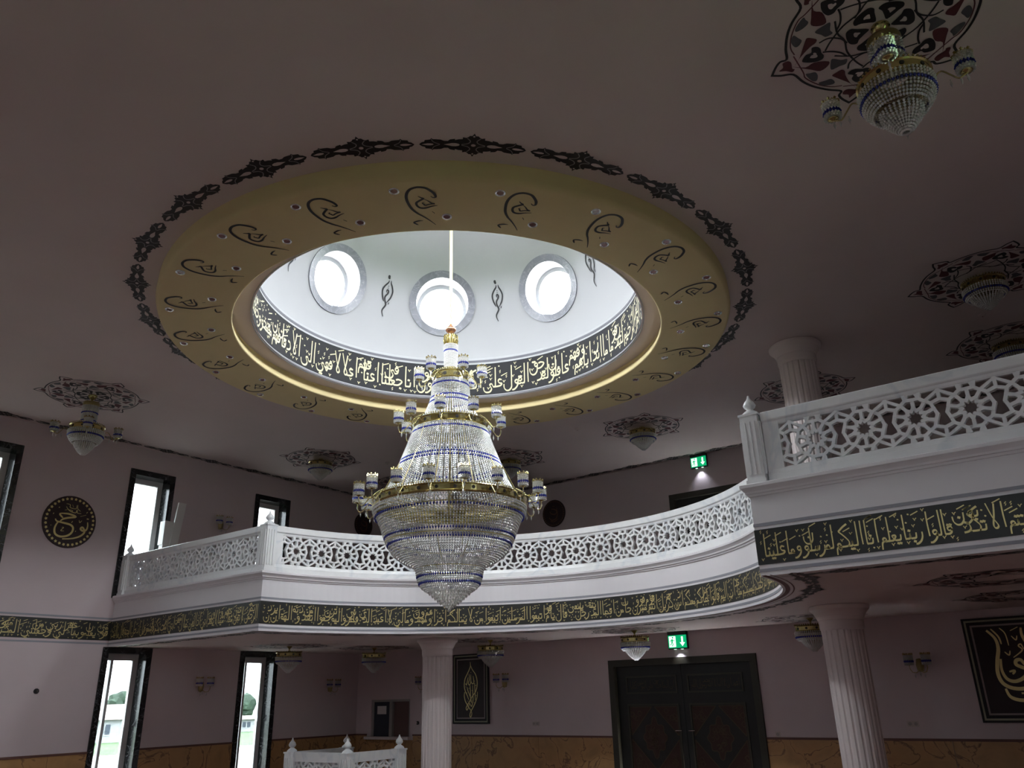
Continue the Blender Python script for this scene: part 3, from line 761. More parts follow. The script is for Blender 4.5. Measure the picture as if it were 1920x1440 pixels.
bc = balustrade('white marble pierced balustrade curving around the recessed middle of the gallery', arc, -ul+.36, ul-.36, -ul+.36+.28, lat_arc, [(XPL-.092, YG+.10, True), (XPR+.092, YG+.10, True)])
for sgn in (-1, 1):
    b = MB()
    for i in range(6):
        u0_, u1_ = sgn*(ul-.37+i*.06), sgn*(ul-.37+(i+1)*.06)
        q = [lat_arc(u, v, d) for d in (-.012, .058) for u, v in ((u0_, -.25), (u1_, -.25), (u1_, .25), (u0_, .25))]
        b.add(q, [(0, 1, 2, 3), (4, 7, 6, 5), (0, 4, 5, 1), (2, 6, 7, 3), (0, 3, 7, 4), (1, 5, 6, 2)])
    b.build('end_panel', M['wmarble'], bc)
br = balustrade('white marble pierced balustrade on the straight gallery front nearest the viewer', pr, XPR+.36, XR-.2, -1.70, lat_line, [])
MB().box(XPR+.21, XPR+.38, YG+.065, YG+.135, H(2.12), H(2.62)).build('end_panel', M['wmarble'], br)

# low enclosure on the prayer hall floor under the gallery
enc = thing('floor_enclosure', 'low white marble enclosure with pierced panels on the hall floor', 'enclosure', (-12.06, 10.8, 0))
ez = -1.95-EYE+.006
def enc_side(x0, y0, x1, y1):
    L = math.hypot(x1-x0, y1-y0); ux, uy = (x1-x0)/L, (y1-y0)/L
    def f(u, v, d): return (x0+12.06+ux*u-uy*(d-.0225), y0-10.8+uy*u+ux*(d-.0225), H(ZST)+ez+v)
    def bx(u0, u1, z0, z1, t): 
        V = [f(u, 0, .0225+d) for u in (u0, u1) for d in (-t, t)]; V = [(V[i][0], V[i][1], z) for z in (H(z0)+ez, H(z1)+ez) for i in (0, 1, 3, 2)]
        return MB().add(V, [(0, 1, 2, 3), (4, 7, 6, 5), (0, 4, 5, 1), (1, 5, 6, 2), (2, 6, 7, 3), (3, 7, 4, 0)])
    bx(.06, L-.06, 1.96, 2.135, .05).build('bottom_rail', M['wmarble'], enc); bx(.06, L-.06, 2.60, 2.755, .05).build('top_rail', M['wmarble'], enc)
    lattice(f, .12, L-.12, L/2).build('lattice_panel', M['wmarble'], enc)
    for u in (.06, L-.14): bx(u, u+.08, 2.12, 2.62, .035).build('end_panel', M['wmarble'], enc)
ec = [(-12.77, 10.15), (-11.35, 10.2), (-11.35, 11.45), (-12.77, 11.45)]
enc_side(*ec[0], *ec[1]); enc_side(*ec[1], *ec[2]); enc_side(*ec[3], *ec[0])
for x, y in ec:
    o = link('post', POST, enc, loc=(x+12.06, y-10.8, ez)); link('finial', FIN, o)

# ------------------------------------------------------------------ fluted columns
def column(x, y, z0, z1, label):
    t = thing('column', label, 'column', (x, y, z0), group='fluted columns', kind='structure')
    h = z1-z0; n = 160
    def mod(i, z): return 1-.055*max(0, math.sin(2*math.pi*i*20/n))**1.0
    MB().lathe([(.275, .12), (.275, h-.32)], (0, 0, 0), n, mod=mod).build('shaft', M['fascia2'], t)
    MB().lathe([(.275, h-.33), (.285, h-.31), (.29, h-.29), (.29, h-.2), (.30, h-.19), (.315, h-.15), (.35, h-.09), (.385, h-.06), (.39, h-.05), (.39, h-.012), (.375, h)], (0, 0, 0), 48).build('capital', M['fascia2'], t, smooth=False)
    MB().lathe([(.34, 0), (.34, .06), (.31, .08), (.30, .12), (.275, .14)], (0, 0, 0), 48).build('base', M['fascia2'], t)
M['fascia2'] = plain('pink_white_column_paint', (.74, .66, .65), .7)
column(-3.27, 11.80, 0, H(ZL), 'fluted pink column under the gallery between the door and the large framed calligraphy')
column(-10.75, 11.80, 0, H(ZL), 'fluted pink column under the gallery beside the tall framed calligraphy')
column(-3.27, 11.80, H(ZG), H(ZC), 'fluted pink column on the gallery behind the nearest pierced balustrade')
column(-10.75, 11.80, H(ZG), H(ZC), 'fluted pink column on the gallery behind the great chandelier')

# ------------------------------------------------------------------ painted ornament on the ceiling
ROS = dict(
 outline=[(0.9, 0.021), (0.829, -0.036), (0.74, -0.089), (0.702, -0.233), (0.645, -0.355), (0.554, -0.478), (0.472, -0.563), (0.502, -0.609), (0.494, -0.676), (0.457, -0.770)],
 inner=[(0.666, 0.124), (0.663, -0.114), (0.67, -0.201), (0.61, -0.345), (0.525, -0.452), (0.443, -0.499)],
 red=[[(0.827, 0.028), (0.783, 0.047), (0.769, 0.1), (0.727, 0.101), (0.707, 0.067), (0.723, -0.01), (0.709, -0.031), (0.738, -0.053), (0.775, -0.005)],
      [(0.697, 0.005), (0.63, 0.077), (0.543, 0.214), (0.51, 0.255), (0.478, 0.229), (0.45, 0.19), (0.471, 0.157), (0.516, 0.142), (0.579, 0.106), (0.648, 0.056), (0.688, 0.016)],
      [(0.716, 0.011), (0.627, -0.069), (0.55, -0.058), (0.447, -0.123), (0.472, -0.175), (0.541, -0.193), (0.594, -0.132), (0.648, -0.07)]],
 blk=[[(0.628, 0.022), (0.58, 0.072), (0.534, 0.07), (0.513, 0.122), (0.476, 0.11), (0.458, 0.07), (0.465, 0.015), (0.458, -0.026), (0.479, -0.062), (0.521, -0.064), (0.567, -0.045), (0.608, -0.012)]],
 gry=[[(0.438, -0.148), (0.413, -0.115), (0.36, -0.175), (0.314, -0.194), (0.339, -0.245), (0.389, -0.242), (0.461, -0.239)],
      [(0.621, -0.166), (0.579, -0.181), (0.576, -0.239), (0.604, -0.293), (0.638, -0.265), (0.655, -0.157)],
      [(0.6, -0.333), (0.544, -0.34), (0.495, -0.352), (0.481, -0.411), (0.507, -0.428), (0.572, -0.395)]],
 cur=[[(0.455, 0.015), (0.396, -0.023), (0.335, -0.089), (0.306, -0.165)], [(0.272, 0.292), (0.295, 0.149), (0.271, 0.03), (0.29, -0.108), (0.265, -0.269), (0.231, -0.368)],
      [(0.447, 0.137), (0.367, 0.14), (0.289, 0.07), (0.263, -0.01)]],
 flo=[(0.24, 0.105), (0.195, 0.126), (0.156, 0.095), (0.077, 0.032), (0.125, -0.004), (0.171, -0.033), (0.2, -0.069), (0.242, -0.043), (0.255, 0.017)])
def closed(p):
    n = len(p); q = smooth([p[-1]]+list(p)+[p[0], p[1]], 3); return q[3:3+3*n]
def rosette_mesh(flowers):
    b = MB()
    for k in range(6):
        c, s = math.cos(rad(60*k)), math.sin(rad(60*k))
        def f(x, y): return (-(c*x-s*y), -(s*x+c*y), 0)
        def fl(z): return lambda x, y: (-(c*x-s*y), -(s*x+c*y), z)
        b.strokes([(smooth(ROS['outline'], 4), .022, None, 0)], fl(-.0004)); b.strokes([(smooth(ROS['inner'], 4), .011, None, 0)], fl(-.0002), 1)
        for p in ROS['red']: b.poly(closed(p), fl(-.0010), 1)
        for p in ROS['gry']: b.poly(closed(p), fl(-.0006), 2)
        for p in ROS['cur']: b.strokes([(smooth(p, 4), .016, None, 0)], fl(-.0008))
        for p in ROS['blk']:
            p = closed(p); b.poly(p, fl(-.0012)); q = [(x*.35+.525*.65, y*.35+.02*.65) for x, y in p]; b.poly(q, fl(-.0016), 3)
        if flowers:
            b.poly(closed(ROS['flo']), fl(-.0009)); b.poly([(x*.3+.17*.7, y*.3+.04*.7) for x, y in closed(ROS['flo'])], fl(-.0014), 3)
    return b
RM = [M['ink'], M['red'], M['leafgrey'], M['ceil']]
ROS_FULL = rosette_mesh(True).build('painted_rosette', RM, mesh_only=True); ROS_OPEN = rosette_mesh(False).build('painted_rosette', RM, mesh_only=True)
PEND = [(-.52, 5.82), (-13.42, 5.88)]
FLUSH = [(-.57, 11.15), (-13.58, 11.02), (-.57, 13.8), (-3.8, 13.8), (-7.06, 13.8), (-10.45, 13.8), (-13.6, 13.8)]
for x, y in PEND: link('painted_rosette', ROS_FULL, ceiling, loc=(x, y, H(ZC)-.003))
for x, y in FLUSH: link('painted_rosette', ROS_OPEN, ceiling, loc=(x, y, H(ZC)-.003))
LOW = [(-13.9, 10.8), (-13.5, 12.77), (-10.42, 13.0), (-7.32, 13.3), (-4.2, 13.45)]
for x, y in LOW+[(-1.05, 10.1), (-1.05, 12.4)]: link('painted_rosette', ROS_OPEN, gallery, loc=(x, y, H(ZL)-.003))

# black leaf segments around the ring and along the walls
Q = [(-1, 0), (-.95, .17), (-.90, .22), (-.885, .36), (-.83, .38), (-.79, .40), (-.765, .52), (-.74, .43), (-.67, .42), (-.60, .40), (-.54, .30), (-.47, .29), (-.43, .43), (-.34, .49), (-.345, .38),
     (-.275, .46), (-.185, .49), (-.2, .65), (-.14, .60), (-.105, .67), (-.075, .79), (-.035, .78), (0, 1.0)]
def leaf_segment(fn, hl, hv):
    """fn(u, v, depth); half length hl, half height hv."""
    b = MB(); up = Q+[(-x, y) for x, y in Q[-2::-1]]
    for i in range(len(up)-1):
        (x0, y0), (x1, y1) = up[i], up[i+1]
        if abs(x1-x0) < 1e-6: continue
        lo = .5 if abs(x0) < .96 and abs(x1) < .96 else 0
        b.add([fn(x*hl, y*hv, 0) for x, y in ((x0, y0), (x1, y1), (x1, -y1), (x0, -y0))], [(0, 1, 2, 3)])
    def spot(cx, cy, rx, ry, n=10, tip=0):
        b.add([fn((cx+rx*math.cos(2*math.pi*i/n)*(1+tip*(math.cos(2*math.pi*i/n) > .9)))*hl, (cy+ry*math.sin(2*math.pi*i/n))*hv, 1) for i in range(n)], [tuple(range(n))], 1)
    for sx in (-1, 1):
        spot(sx*-.82, 0, .09*sx*-1, .09, 10, .5); spot(sx*-.36, 0, .11*sx*-1, .14, 10, .7)
        for sy in (-1, 1):
            b.strokes([(smooth([(sx*-.77*hl, sy*.45*hv), (sx*-.73*hl, sy*.2*hv), (sx*-.62*hl, sy*.02*hv)], 4), .008, None, 0)], lambda u, v: fn(u, v, 1), 2)
            b.strokes([(smooth([(sx*-.12*hl, sy*.58*hv), (sx*-.06*hl, sy*.35*hv), (sx*-.10*hl, sy*.14*hv), (sx*-.22*hl, sy*.03*hv)], 4), .010, None, 0)], lambda u, v: fn(u, v, 1), 2)
    spot(0, 0, .045, .11); spot(0, .74, .02, .06); spot(0, -.74, .02, .06)
    return b
ORNM = [M['ink'], M['ceil'], M['grad']]
def seg_arc(r0, hl, hv, flip=1): return leaf_segment(lambda u, v, d: ((r0+v)*math.cos(u/r0), (r0+v)*math.sin(u/r0), -.0012*d), hl, hv)
SEG = seg_arc(4.18, 4.18*rad(7.2), .175).build('painted_leaf_segment', ORNM, mesh_only=True)
for k in range(24): link('painted_leaf_segment', SEG, ceiling, loc=(CX, CY, H(ZC)-.003), rz=rad(-45.6+15*k))
SEGL = leaf_segment(lambda u, v, d: (v, u, -.0012*d), .52, .15).build('painted_leaf_segment', ORNM, mesh_only=True)
n_ = int((YBU-YFRONT)/1.06)
for k in range(n_):
    for X in (XL+.165, XR-.165): link('painted_leaf_segment', SEGL, ceiling, loc=(X, YBU-.55-1.06*k, H(ZC)-.003))
for k in range(int((XR-XL)/1.06)): link('painted_leaf_segment', SEGL, ceiling, loc=(XL+.6+1.06*k, YBU-.165, H(ZC)-.003), rz=math.pi/2)
for k in range(4):                                            # along the gallery soffit
    link('painted_leaf_segment', SEGL, gallery, loc=(XL+.55+1.06*k, YG+.20, H(ZL)-.008), rz=math.pi/2)
    link('painted_leaf_segment', SEGL, gallery, loc=(XPR+.75+1.06*k, YG+.20, H(ZL)-.008), rz=math.pi/2)
SEGA = seg_arc(4.40, 4.40*rad(7.2), .16).build('painted_leaf_segment', ORNM, mesh_only=True)
for k in range(12): link('painted_leaf_segment', SEGA, gallery, loc=(CX, CY, H(ZL)-.008), rz=rad(7.5+15*k))
for r0, r1 in ((4.10, 4.15), (4.185, 4.20)):
    MB().lathe([(r0, H(ZL)-.008), (r1, H(ZL)-.008)], (CX, CY, 0), 72, 0, 180).build('painted_line', M['red'], gallery)

# calligraphy and spot lamps on the yellow ring
GL = [([(0.092, 0.251), (0.113, 0.227), (0.135, 0.23), (0.14, 0.25), (0.128, 0.296), (0.099, 0.342), (0.057, 0.388), (0.007, 0.406), (-0.042, 0.403), (-0.095, 0.371), (-0.131, 0.309), (-0.148, 0.231), (-0.145, 0.143), (-0.124, 0.038), (-0.077, -0.05), (-0.015, -0.118), (0.054, -0.201), (0.109, -0.276)], .030),
      ([(-0.032, 0.256), (-0.005, 0.228), (0.015, 0.21), (-0.027, 0.175), (-0.062, 0.137), (-0.058, 0.082), (-0.027, 0.045), (0.024, 0.043), (0.086, 0.069), (0.15, 0.088)], .026),
      ([(0.015, 0.207), (0.056, 0.172), (0.091, 0.13), (0.12, 0.119), (0.07, 0.11), (0.025, 0.091), (0.012, 0.112), (-0.001, 0.133), (0.019, 0.146)], .018),
      ([(0.086, -0.022), (0.112, -0.058)], .034), ([(-0.032, -0.19), (-0.09, -0.194), (-0.143, -0.219), (-0.121, -0.251), (-0.098, -0.271)], .022)]
b = MB(); R5 = 3.48
b.strokes([(smooth(p, 5), w, None, .75) for p, w in GL], lambda u, v: ((R5+v-.07)*math.cos(u/R5), (R5+v-.07)*math.sin(u/R5), 0))
GLM = b.build('painted_calligraphy', M['ink'], mesh_only=True)
sp_rim = MB().lathe([(.036, 0), (.038, -.008), (.052, -.010), (.056, -.004), (.056, 0)], (0, 0, 0), 20).build('rim', M['chrome'], mesh_only=True, smooth=True)
sp_len = MB().disc(.037, (0, 0, -.004), 20).build('lens', M['lens'], mesh_only=True)
for k in range(22):
    a = -53.3+k*360/22
    link('painted_calligraphy', GLM, ring, loc=(CX, CY, RB-.004), rz=rad(a))
    for da, r in ((-4.0, 3.77), (4.0, 3.29)):
        aa = rad(a+da)
        t = thing('recessed_spotlight', 'small recessed spotlight near the %s edge of the yellow ceiling ring, beside a black calligraphy' % ('outer' if da < 0 else 'inner'), 'spotlight', (CX+r*math.cos(aa), CY+r*math.sin(aa), RB-.001), 'spotlights in the %s row of the yellow ring' % ('outer' if da < 0 else 'inner'))
        link('rim', sp_rim, t); link('lens', sp_len, t)
# ------------------------------------------------------------------ lamp cup with its arm (shared by all crystal lights)
def cup_parts(R=.062, Ht=.17, n=16):
    """meshes around the origin at the cup's foot: crystals, blue row, gilded rim."""
    clear, blue, rim = [], [], []
    rows = 7
    for j in range(rows):
        z = .012+Ht*.80*j/(rows-1)
        (blue if j == 2 else clear).append(ring_pts(R, z, n, .5*(j % 2)))
    rimp = np.concatenate([ring_pts(R+.002, Ht*.90, n), ring_pts(R+.003, Ht*1.0, n//2)])
    cl = np.concatenate(clear); bl = np.concatenate(blue)
    def mk(nm, P, r, k, mat):
        V, F = beads_mesh(P, r, k); me = bpy.data.meshes.new(nm); me.from_pydata(V.tolist(), [], F.tolist()); me.materials.append(mat); return me
    body = MB().lathe([(R*.5, .0), (R*.86, .004), (R*.86, Ht*.9)], (0, 0, 0), 14)
    body.lathe([(R*.25, .004), (R*.22, .03), (R*.12, .1), (0.002, .13)], (0, 0, 0), 8, mi=1)
    return (mk('cup_crystals', cl, .0125, 1.15, M['crystal']), mk('blue_beads', bl, .0140, 1.9, M['blue']), mk('gilded_rim', rimp, .013, 1.3, M['brass']),
            body.build('cup_glass', [M['cupglass'], M['plate']], mesh_only=True))
M['bowlglass'] = crystal('thin_bowl_glass', (.80, .79, .74), .88, .10, .15)
M['cupglass'] = crystal('frosted_cup_glass', (.80, .79, .74), .55, .12, .2)
CUP = cup_parts()
DROP = MB().bead((0, 0, -.045), .011, 3.6).bead((0, 0, -.006), .006, 1.2).build('crystal_drop', M['crystal'], mesh_only=True)
def arm_mesh(reach, dz):
    """S-shaped arm from the band outwards (local +X) to the foot of the cup."""
    P = smooth([(0, 0, 0)[:2], (reach*.25, .03), (reach*.5, -.03), (reach*.72, -.085), (reach*.93, -.07), (reach, dz-.02), (reach, dz)], 4)
    b = MB().tube([(x, 0, z) for x, z in P], .0065, 6)
    b.lathe([(.002, -.018), (.012, -.012), (.03, -.004), (.045, .0), (.002, .002)], (reach, 0, dz), 12)
    return b
def add_arms(root, n, off, r_band, reach, z, dz):
    me = arm_mesh(reach, dz).build('lamp_arm', M['brass'], mesh_only=True, smooth=True)
    for k in range(n):
        a = rad(off+360*k/n)
        arm = link('lamp_arm', me, root, loc=(r_band*math.cos(a), r_band*math.sin(a), z), rz=a)
        for nm, m_ in zip(('cup_crystals', 'blue_beads', 'gilded_rim', 'cup_glass'), CUP): link(nm, m_, arm, loc=(reach, 0, dz))
        for dx in (.45, .78): link('crystal_drop', DROP, arm, loc=(reach*dx, 0, -.07))
        link('crystal_drop', DROP, arm, loc=(reach, 0, dz-.02))
def gold_band(root, r, z0, z1, nh=None, name='gilded_band'):
    h = z1-z0; n = 96
    b = MB().lathe([(r-.03, z0), (r, z0), (r+.012, z0+h*.12), (r, z0+h*.2), (r, z0+h*.8), (r+.014, z0+h*.9), (r, z1), (r-.03, z1)], (0, 0, 0), n)
    o = b.build(name, M['brass'], root, smooth=False)
    nh = nh or max(8, int(r*24)); q = MB()
    for k in range(nh):
        a = 2*math.pi*(k+.5)/nh; c = Vector((math.cos(a), math.sin(a), 0)); s = Vector((-math.sin(a), math.cos(a), 0)); rr = h*.2
        q.add([tuple(c*(r+.003)+s*(rr*math.cos(t))+Vector((0, 0, z0+h*.5+rr*math.sin(t)))) for t in np.arange(0, 6.28, .6283)], [tuple(range(10))], 0)
    q.build('pierced_holes', M['hole'], o)
    P = ring_pts(r+.004, z1+.012, int(r*2*math.pi/.035)); beads_obj('beaded_edge', [(P, .012, 1.2, 0)], [M['brass']], o)
    return o
def tier(prof, n, step, r, k, blue=(), top_dense=None, jit=0.0):
    """strands of crystals hung on a body of revolution; returns clear and blue sets."""
    z = prof[0][0]; clear, blues, j = [], [], 0; zend = prof[-1][0]
    while z > zend:
        rr = lerp_prof(prof, z); P = ring_pts(rr, z, n, 0)
        isb = any(abs(z-bz) < step*.52 for bz in blue)
        (blues if isb else clear).append(P)
        d = lerp_prof(prof, max(zend, z-.01))-rr
        z -= step/math.sqrt(1+(d/.01)**2); j += 1
    out = []
    if clear: out.append((np.concatenate(clear), r, k, 0))
    if blues: out.append((np.concatenate(blues), r*1.1, k*1.15, 1))
    return out

# ------------------------------------------------------------------ the great chandelier
CZ = H(0)
ch = thing('chandelier', 'huge tiered crystal and gold chandelier hanging under the bright dome', 'chandelier', (CX, CY, 0))
MB().tube([(0, 0, H(5.08)), (0, 0, H(6.2)), (0, 0, H(7.4)), (0, 0, H(8.62))], .022, 10).build('rod', M['rodm'], ch, smooth=True)
MB().lathe([(.002, H(5.11)), (.012, H(5.09)), (.03, H(5.06)), (.062, H(5.03)), (.078, H(5.005)), (.075, H(4.985)), (.06, H(4.96)), (.045, H(4.945)), (.03, H(4.93)), (.032, H(4.91))], (0, 0, 0), 24).build('copper_finial', M['copper'], ch, smooth=True)
crown = MB()
for k in range(16):
    a = 2*math.pi*k/16; crown.tube([(.085*math.cos(a), .085*math.sin(a), H(4.73)), (.100*math.cos(a), .100*math.sin(a), H(4.82)), (.092*math.cos(a), .092*math.sin(a), H(4.90))], .011, 5)
crown.lathe([(.08, H(4.74)), (.075, H(4.90)), (.03, H(4.92))], (0, 0, 0), 24)
crown.build('gilded_crown', M['brass'], ch)
MB().lathe([(.07, H(4.40)), (.07, H(4.74))], (0, 0, 0), 24).build('inner_tube', M['cupglass'], ch)
zz = lambda L: [(H(z), r) for z, r in L]
S = tier(zz([(4.735, .100), (4.69, .098), (4.66, .092), (4.385, .089)]), 32, .0215, .0125, 1.0, blue=(H(4.64),))
beads_obj('crystal_neck', S, [M['crystal'], M['blue']], ch)
gold_band(ch, .244, H(4.16), H(4.29), 8)
MB().lathe([(.09, H(4.38)), (.15, H(4.34)), (.235, H(4.30))], (0, 0, 0), 36).build('gilded_shoulder', M['brassd'], ch, smooth=True)
S = tier(zz([(4.15, .250), (4.05, .262), (3.93, .268), (3.82, .300), (3.68, .355), (3.56, .43)]), 66, .0245, .0155, 1.0, blue=(H(4.10), H(3.91), H(3.845)))
beads_obj('crystal_strands', S, [M['crystal'], M['blue']], ch)
gold_band(ch, .515, H(3.43), H(3.55), 14)
MB().lathe([(.42, H(3.555)), (.505, H(3.545))], (0, 0, 0), 60).build('gilded_ledge', M['brassd'], ch)
S = tier(zz([(3.425, .518), (3.34, .545), (3.20, .592), (3.05, .65), (2.88, .715), (2.70, .79), (2.48, .90)]), 122, .0285, .0168, 1.05, blue=(H(3.36), H(2.975), H(2.915)))
beads_obj('crystal_strands', S, [M['crystal'], M['blue']], ch)
gold_band(ch, 1.02, H(2.35), H(2.465), 28)
MB().lathe([(.90, H(2.478)), (1.01, H(2.455))], (0, 0, 0), 84).build('gilded_ledge', M['brassd'], ch)
# short fringe under the band, then the basket
S = []
P = np.concatenate([ring_pts(1.02, H(2.33), 170), ring_pts(1.018, H(2.30), 170, .5)]); S.append((P, .0155, 1.1, 0))
P = np.concatenate([ring_pts(1.008, H(2.258), 150)]); S.append((P, .0135, 2.1, 0))
S.append((ring_pts(.985, H(2.215), 150), .016, 1.6, 1))
beads_obj('crystal_fringe', S, [M['crystal'], M['blue']], ch)
S = tier(zz([(2.20, .955), (2.11, .915), (1.98, .868), (1.87, .825), (1.75, .745), (1.66, .63), (1.60, .50), (1.575, .44)]), 150, .034, .0145, 1.25, blue=(H(1.955), H(1.845)))
beads_obj('crystal_basket', S, [M['crystal'], M['blue']], ch)
S = tier(zz([(1.57, .445), (1.46, .425), (1.37, .400), (1.31, .350), (1.265, .27)]), 84, .030, .0135, 1.5, blue=(H(1.45), H(1.365)))
beads_obj('crystal_lower_bowl', S, [M['crystal'], M['blue']], ch)
S = []
for j, (z, r, n, k) in enumerate(((1.255, .262, 42, 2.2), (1.225, .225, 38, 2.2), (1.195, .19, 32, 2.2), (1.165, .155, 28, 2.2), (1.135, .118, 22, 2.2), (1.105, .08, 16, 2.2), (1.075, .045, 10, 2.2), (1.05, .012, 4, 2.4))):
    S.append((ring_pts(r, H(z), n, .5*(j % 2)), .0145, k, 0))
beads_obj('crystal_point', S, [M['crystal'], M['blue']], ch)
MB().lathe([(.26, H(1.27)), (.20, H(1.22)), (.1, H(1.12)), (.002, H(1.06))], (0, 0, 0), 32).build('inner_cone', M['cupglass'], ch)
fr = MB()
for k in range(36):
    a = 2*math.pi*k/36; fr.tube([(.08*math.cos(a), .08*math.sin(a), H(2.30)), (.97*math.cos(a), .97*math.sin(a), H(2.36))], .006, 4)
for r, z in ((.97, 2.36), (.6, 2.335), (.84, 1.90), (.42, 1.56), (.62, 3.1)):
    fr.lathe([(r-.006, H(z)-.006), (r+.006, H(z)-.006), (r+.006, H(z)+.006), (r-.006, H(z)+.006), (r-.006, H(z)-.006)], (0, 0, 0), 64)
fr.lathe([(.002, H(2.24)), (.05, H(2.26)), (.05, H(2.36)), (.03, H(2.40)), (.03, H(4.4))], (0, 0, 0), 12)
for k in range(12):
    a = 2*math.pi*k/12; fr.tube([(.52*math.cos(a), .52*math.sin(a), H(3.44)), (.62*math.cos(a), .62*math.sin(a), H(3.1)), (.97*math.cos(a), .97*math.sin(a), H(2.40))], .006, 4)
    fr.tube([(.97*math.cos(a), .97*math.sin(a), H(2.34)), (.84*math.cos(a), .84*math.sin(a), H(1.90)), (.42*math.cos(a), .42*math.sin(a), H(1.56))], .005, 4)
fr.build('gilded_inner_frame', M['brassd'], ch)
CAMA = math.degrees(math.atan2(-CY, -CX))                     # towards the viewer; arms are counted from there
add_arms(ch, 6, CAMA-37, .244, .205, H(4.21), .02)
add_arms(ch, 10, CAMA-11, .515, .20, H(3.48), .05)
add_arms(ch, 18, CAMA-12, 1.02, .21, H(2.41), .04)

# ------------------------------------------------------------------ smaller crystal lights
def pendant(name):
    t = link(name, None); t.location = (0, 0, 0)
    MB().lathe([(.002, 0), (.07, 0), (.075, -.02), (.05, -.06), (.02, -.08), (.012, -.13)], (0, 0, 0), 20).build('ceiling_canopy', M['brass'], t, smooth=True)
    MB().lathe([(.10, -.13), (.125, -.135), (.13, -.15), (.13, -.20), (.125, -.21)], (0, 0, 0), 32).build('top_band', M['brassd'], t)
    S = tier([(-.21, .125), (-.50, .118)], 28, .024, .0125, 1.1, blue=(-.33, -.47)); beads_obj('crystal_neck', S, [M['crystal'], M['blue']], t)
    MB().lathe([(.10, -.2), (.10, -.5)], (0, 0, 0), 24).build('inner_tube', M['cupglass'], t)
    S = tier([(-.505, .155), (-.56, .16)], 36, .024, .0125, 1.1, blue=(-.53,)); beads_obj('crystal_collar', S, [M['crystal'], M['blue']], t)
    gold_band(t, .265, -.66, -.565, 10); MB().lathe([(.11, -.54), (.26, -.568)], (0, 0, 0), 40).build('gilded_shoulder', M['brassd'], t, smooth=True)
    S = tier([(-.665, .278), (-.74, .272), (-.80, .245), (-.86, .20)], 56, .026, .0130, 1.4, blue=(-.735,)); S += tier([(-.87, .155), (-.92, .145), (-.97, .11), (-1.02, .07), (-1.06, .02)], 28, .022, .0125, 1.5)
    beads_obj('crystal_basket', S, [M['crystal'], M['blue']], t)
    MB().lathe([(.25, -.67), (.22, -.8), (.13, -.9), (.06, -1.0), (.002, -1.04)], (0, 0, 0), 28).build('inner_bowl', M['bowlglass'], t)
    add_arms(t, 4, 0, .27, .21, -.66, -.05)
    return t
def flush(name, drop=.0):
    t = link(name, None)
    MB().lathe([(.002, 0), (.05, 0), (.055, -.015), (.02, -.045), (.012, -.06-drop), (.05, -.07-drop), (.25, -.085-drop)], (0, 0, 0), 28).build('ceiling_canopy', M['brass'], t, smooth=True)
    d = -drop
    gold_band(t, .25, d-.185, d-.09, 10)
    S = tier([(d-.19, .262), (d-.27, .255), (d-.31, .22)], 52, .025, .0130, 1.3, blue=(d-.265,)); S += tier([(d-.30, .19), (d-.36, .15), (d-.42, .09), (d-.48, .02)], 30, .023, .013, 1.5)
    beads_obj('crystal_basket', S, [M['crystal'], M['blue']], t)
    MB().lathe([(.24, d-.19), (.2, d-.29), (.12, d-.37), (.002, d-.46)], (0, 0, 0), 28).build('inner_bowl', M['bowlglass'], t)
    return t
def place(src, loc, label, group, first, rz=0):
    o = src if first else copy_tree(src)
    o.location = loc; o.rotation_euler = (0, 0, rz); o['label'] = label; o['category'] = 'ceiling light'; o['group'] = group
pd = pendant('pendant_light')
place(pd, (*PEND[0], H(ZC)), 'crystal pendant with four arms under the big ceiling rosette nearest the viewer', 'crystal pendants of the hall', True, math.atan2(-PEND[0][1], -PEND[0][0]))
place(pd, (*PEND[1], H(ZC)), 'crystal pendant with four arms under the ceiling rosette by the left wall', 'crystal pendants of the hall', False, math.atan2(-PEND[1][1], -PEND[1][0]))
fl_ = flush('flush_crystal_light')
FL_LAB = ['crystal ceiling light above the nearest pierced balustrade, on the rosette next to the big one', 'crystal ceiling light on the rosette above the left gallery windows',
          'crystal ceiling light half hidden by the nearest balustrade rail', 'crystal ceiling light on the rosette behind the upper column',
          'crystal ceiling light on the rosette in front of the upper exit sign', 'crystal ceiling light on the rosette just right of the great chandelier', 'crystal ceiling light in the far corner behind the great chandelier']
for i, (p, lab) in enumerate(zip(FLUSH, FL_LAB)): place(fl_, (*p, H(ZC)), lab, 'crystal ceiling lights over the gallery', i == 0)
fd = flush('short_crystal_light', .03)
LOW_LAB = ['crystal light under the gallery beside the lower left window', 'crystal light under the gallery in front of the small inside window', 'crystal light under the gallery in front of the tall framed calligraphy',
           'crystal light under the gallery just left of the double door', 'crystal light under the gallery half hidden by the column right of the door']
for i, (p, lab) in enumerate(zip(LOW, LOW_LAB)): place(fd, (*p, H(ZL)), lab, 'crystal lights under the gallery', i == 0)

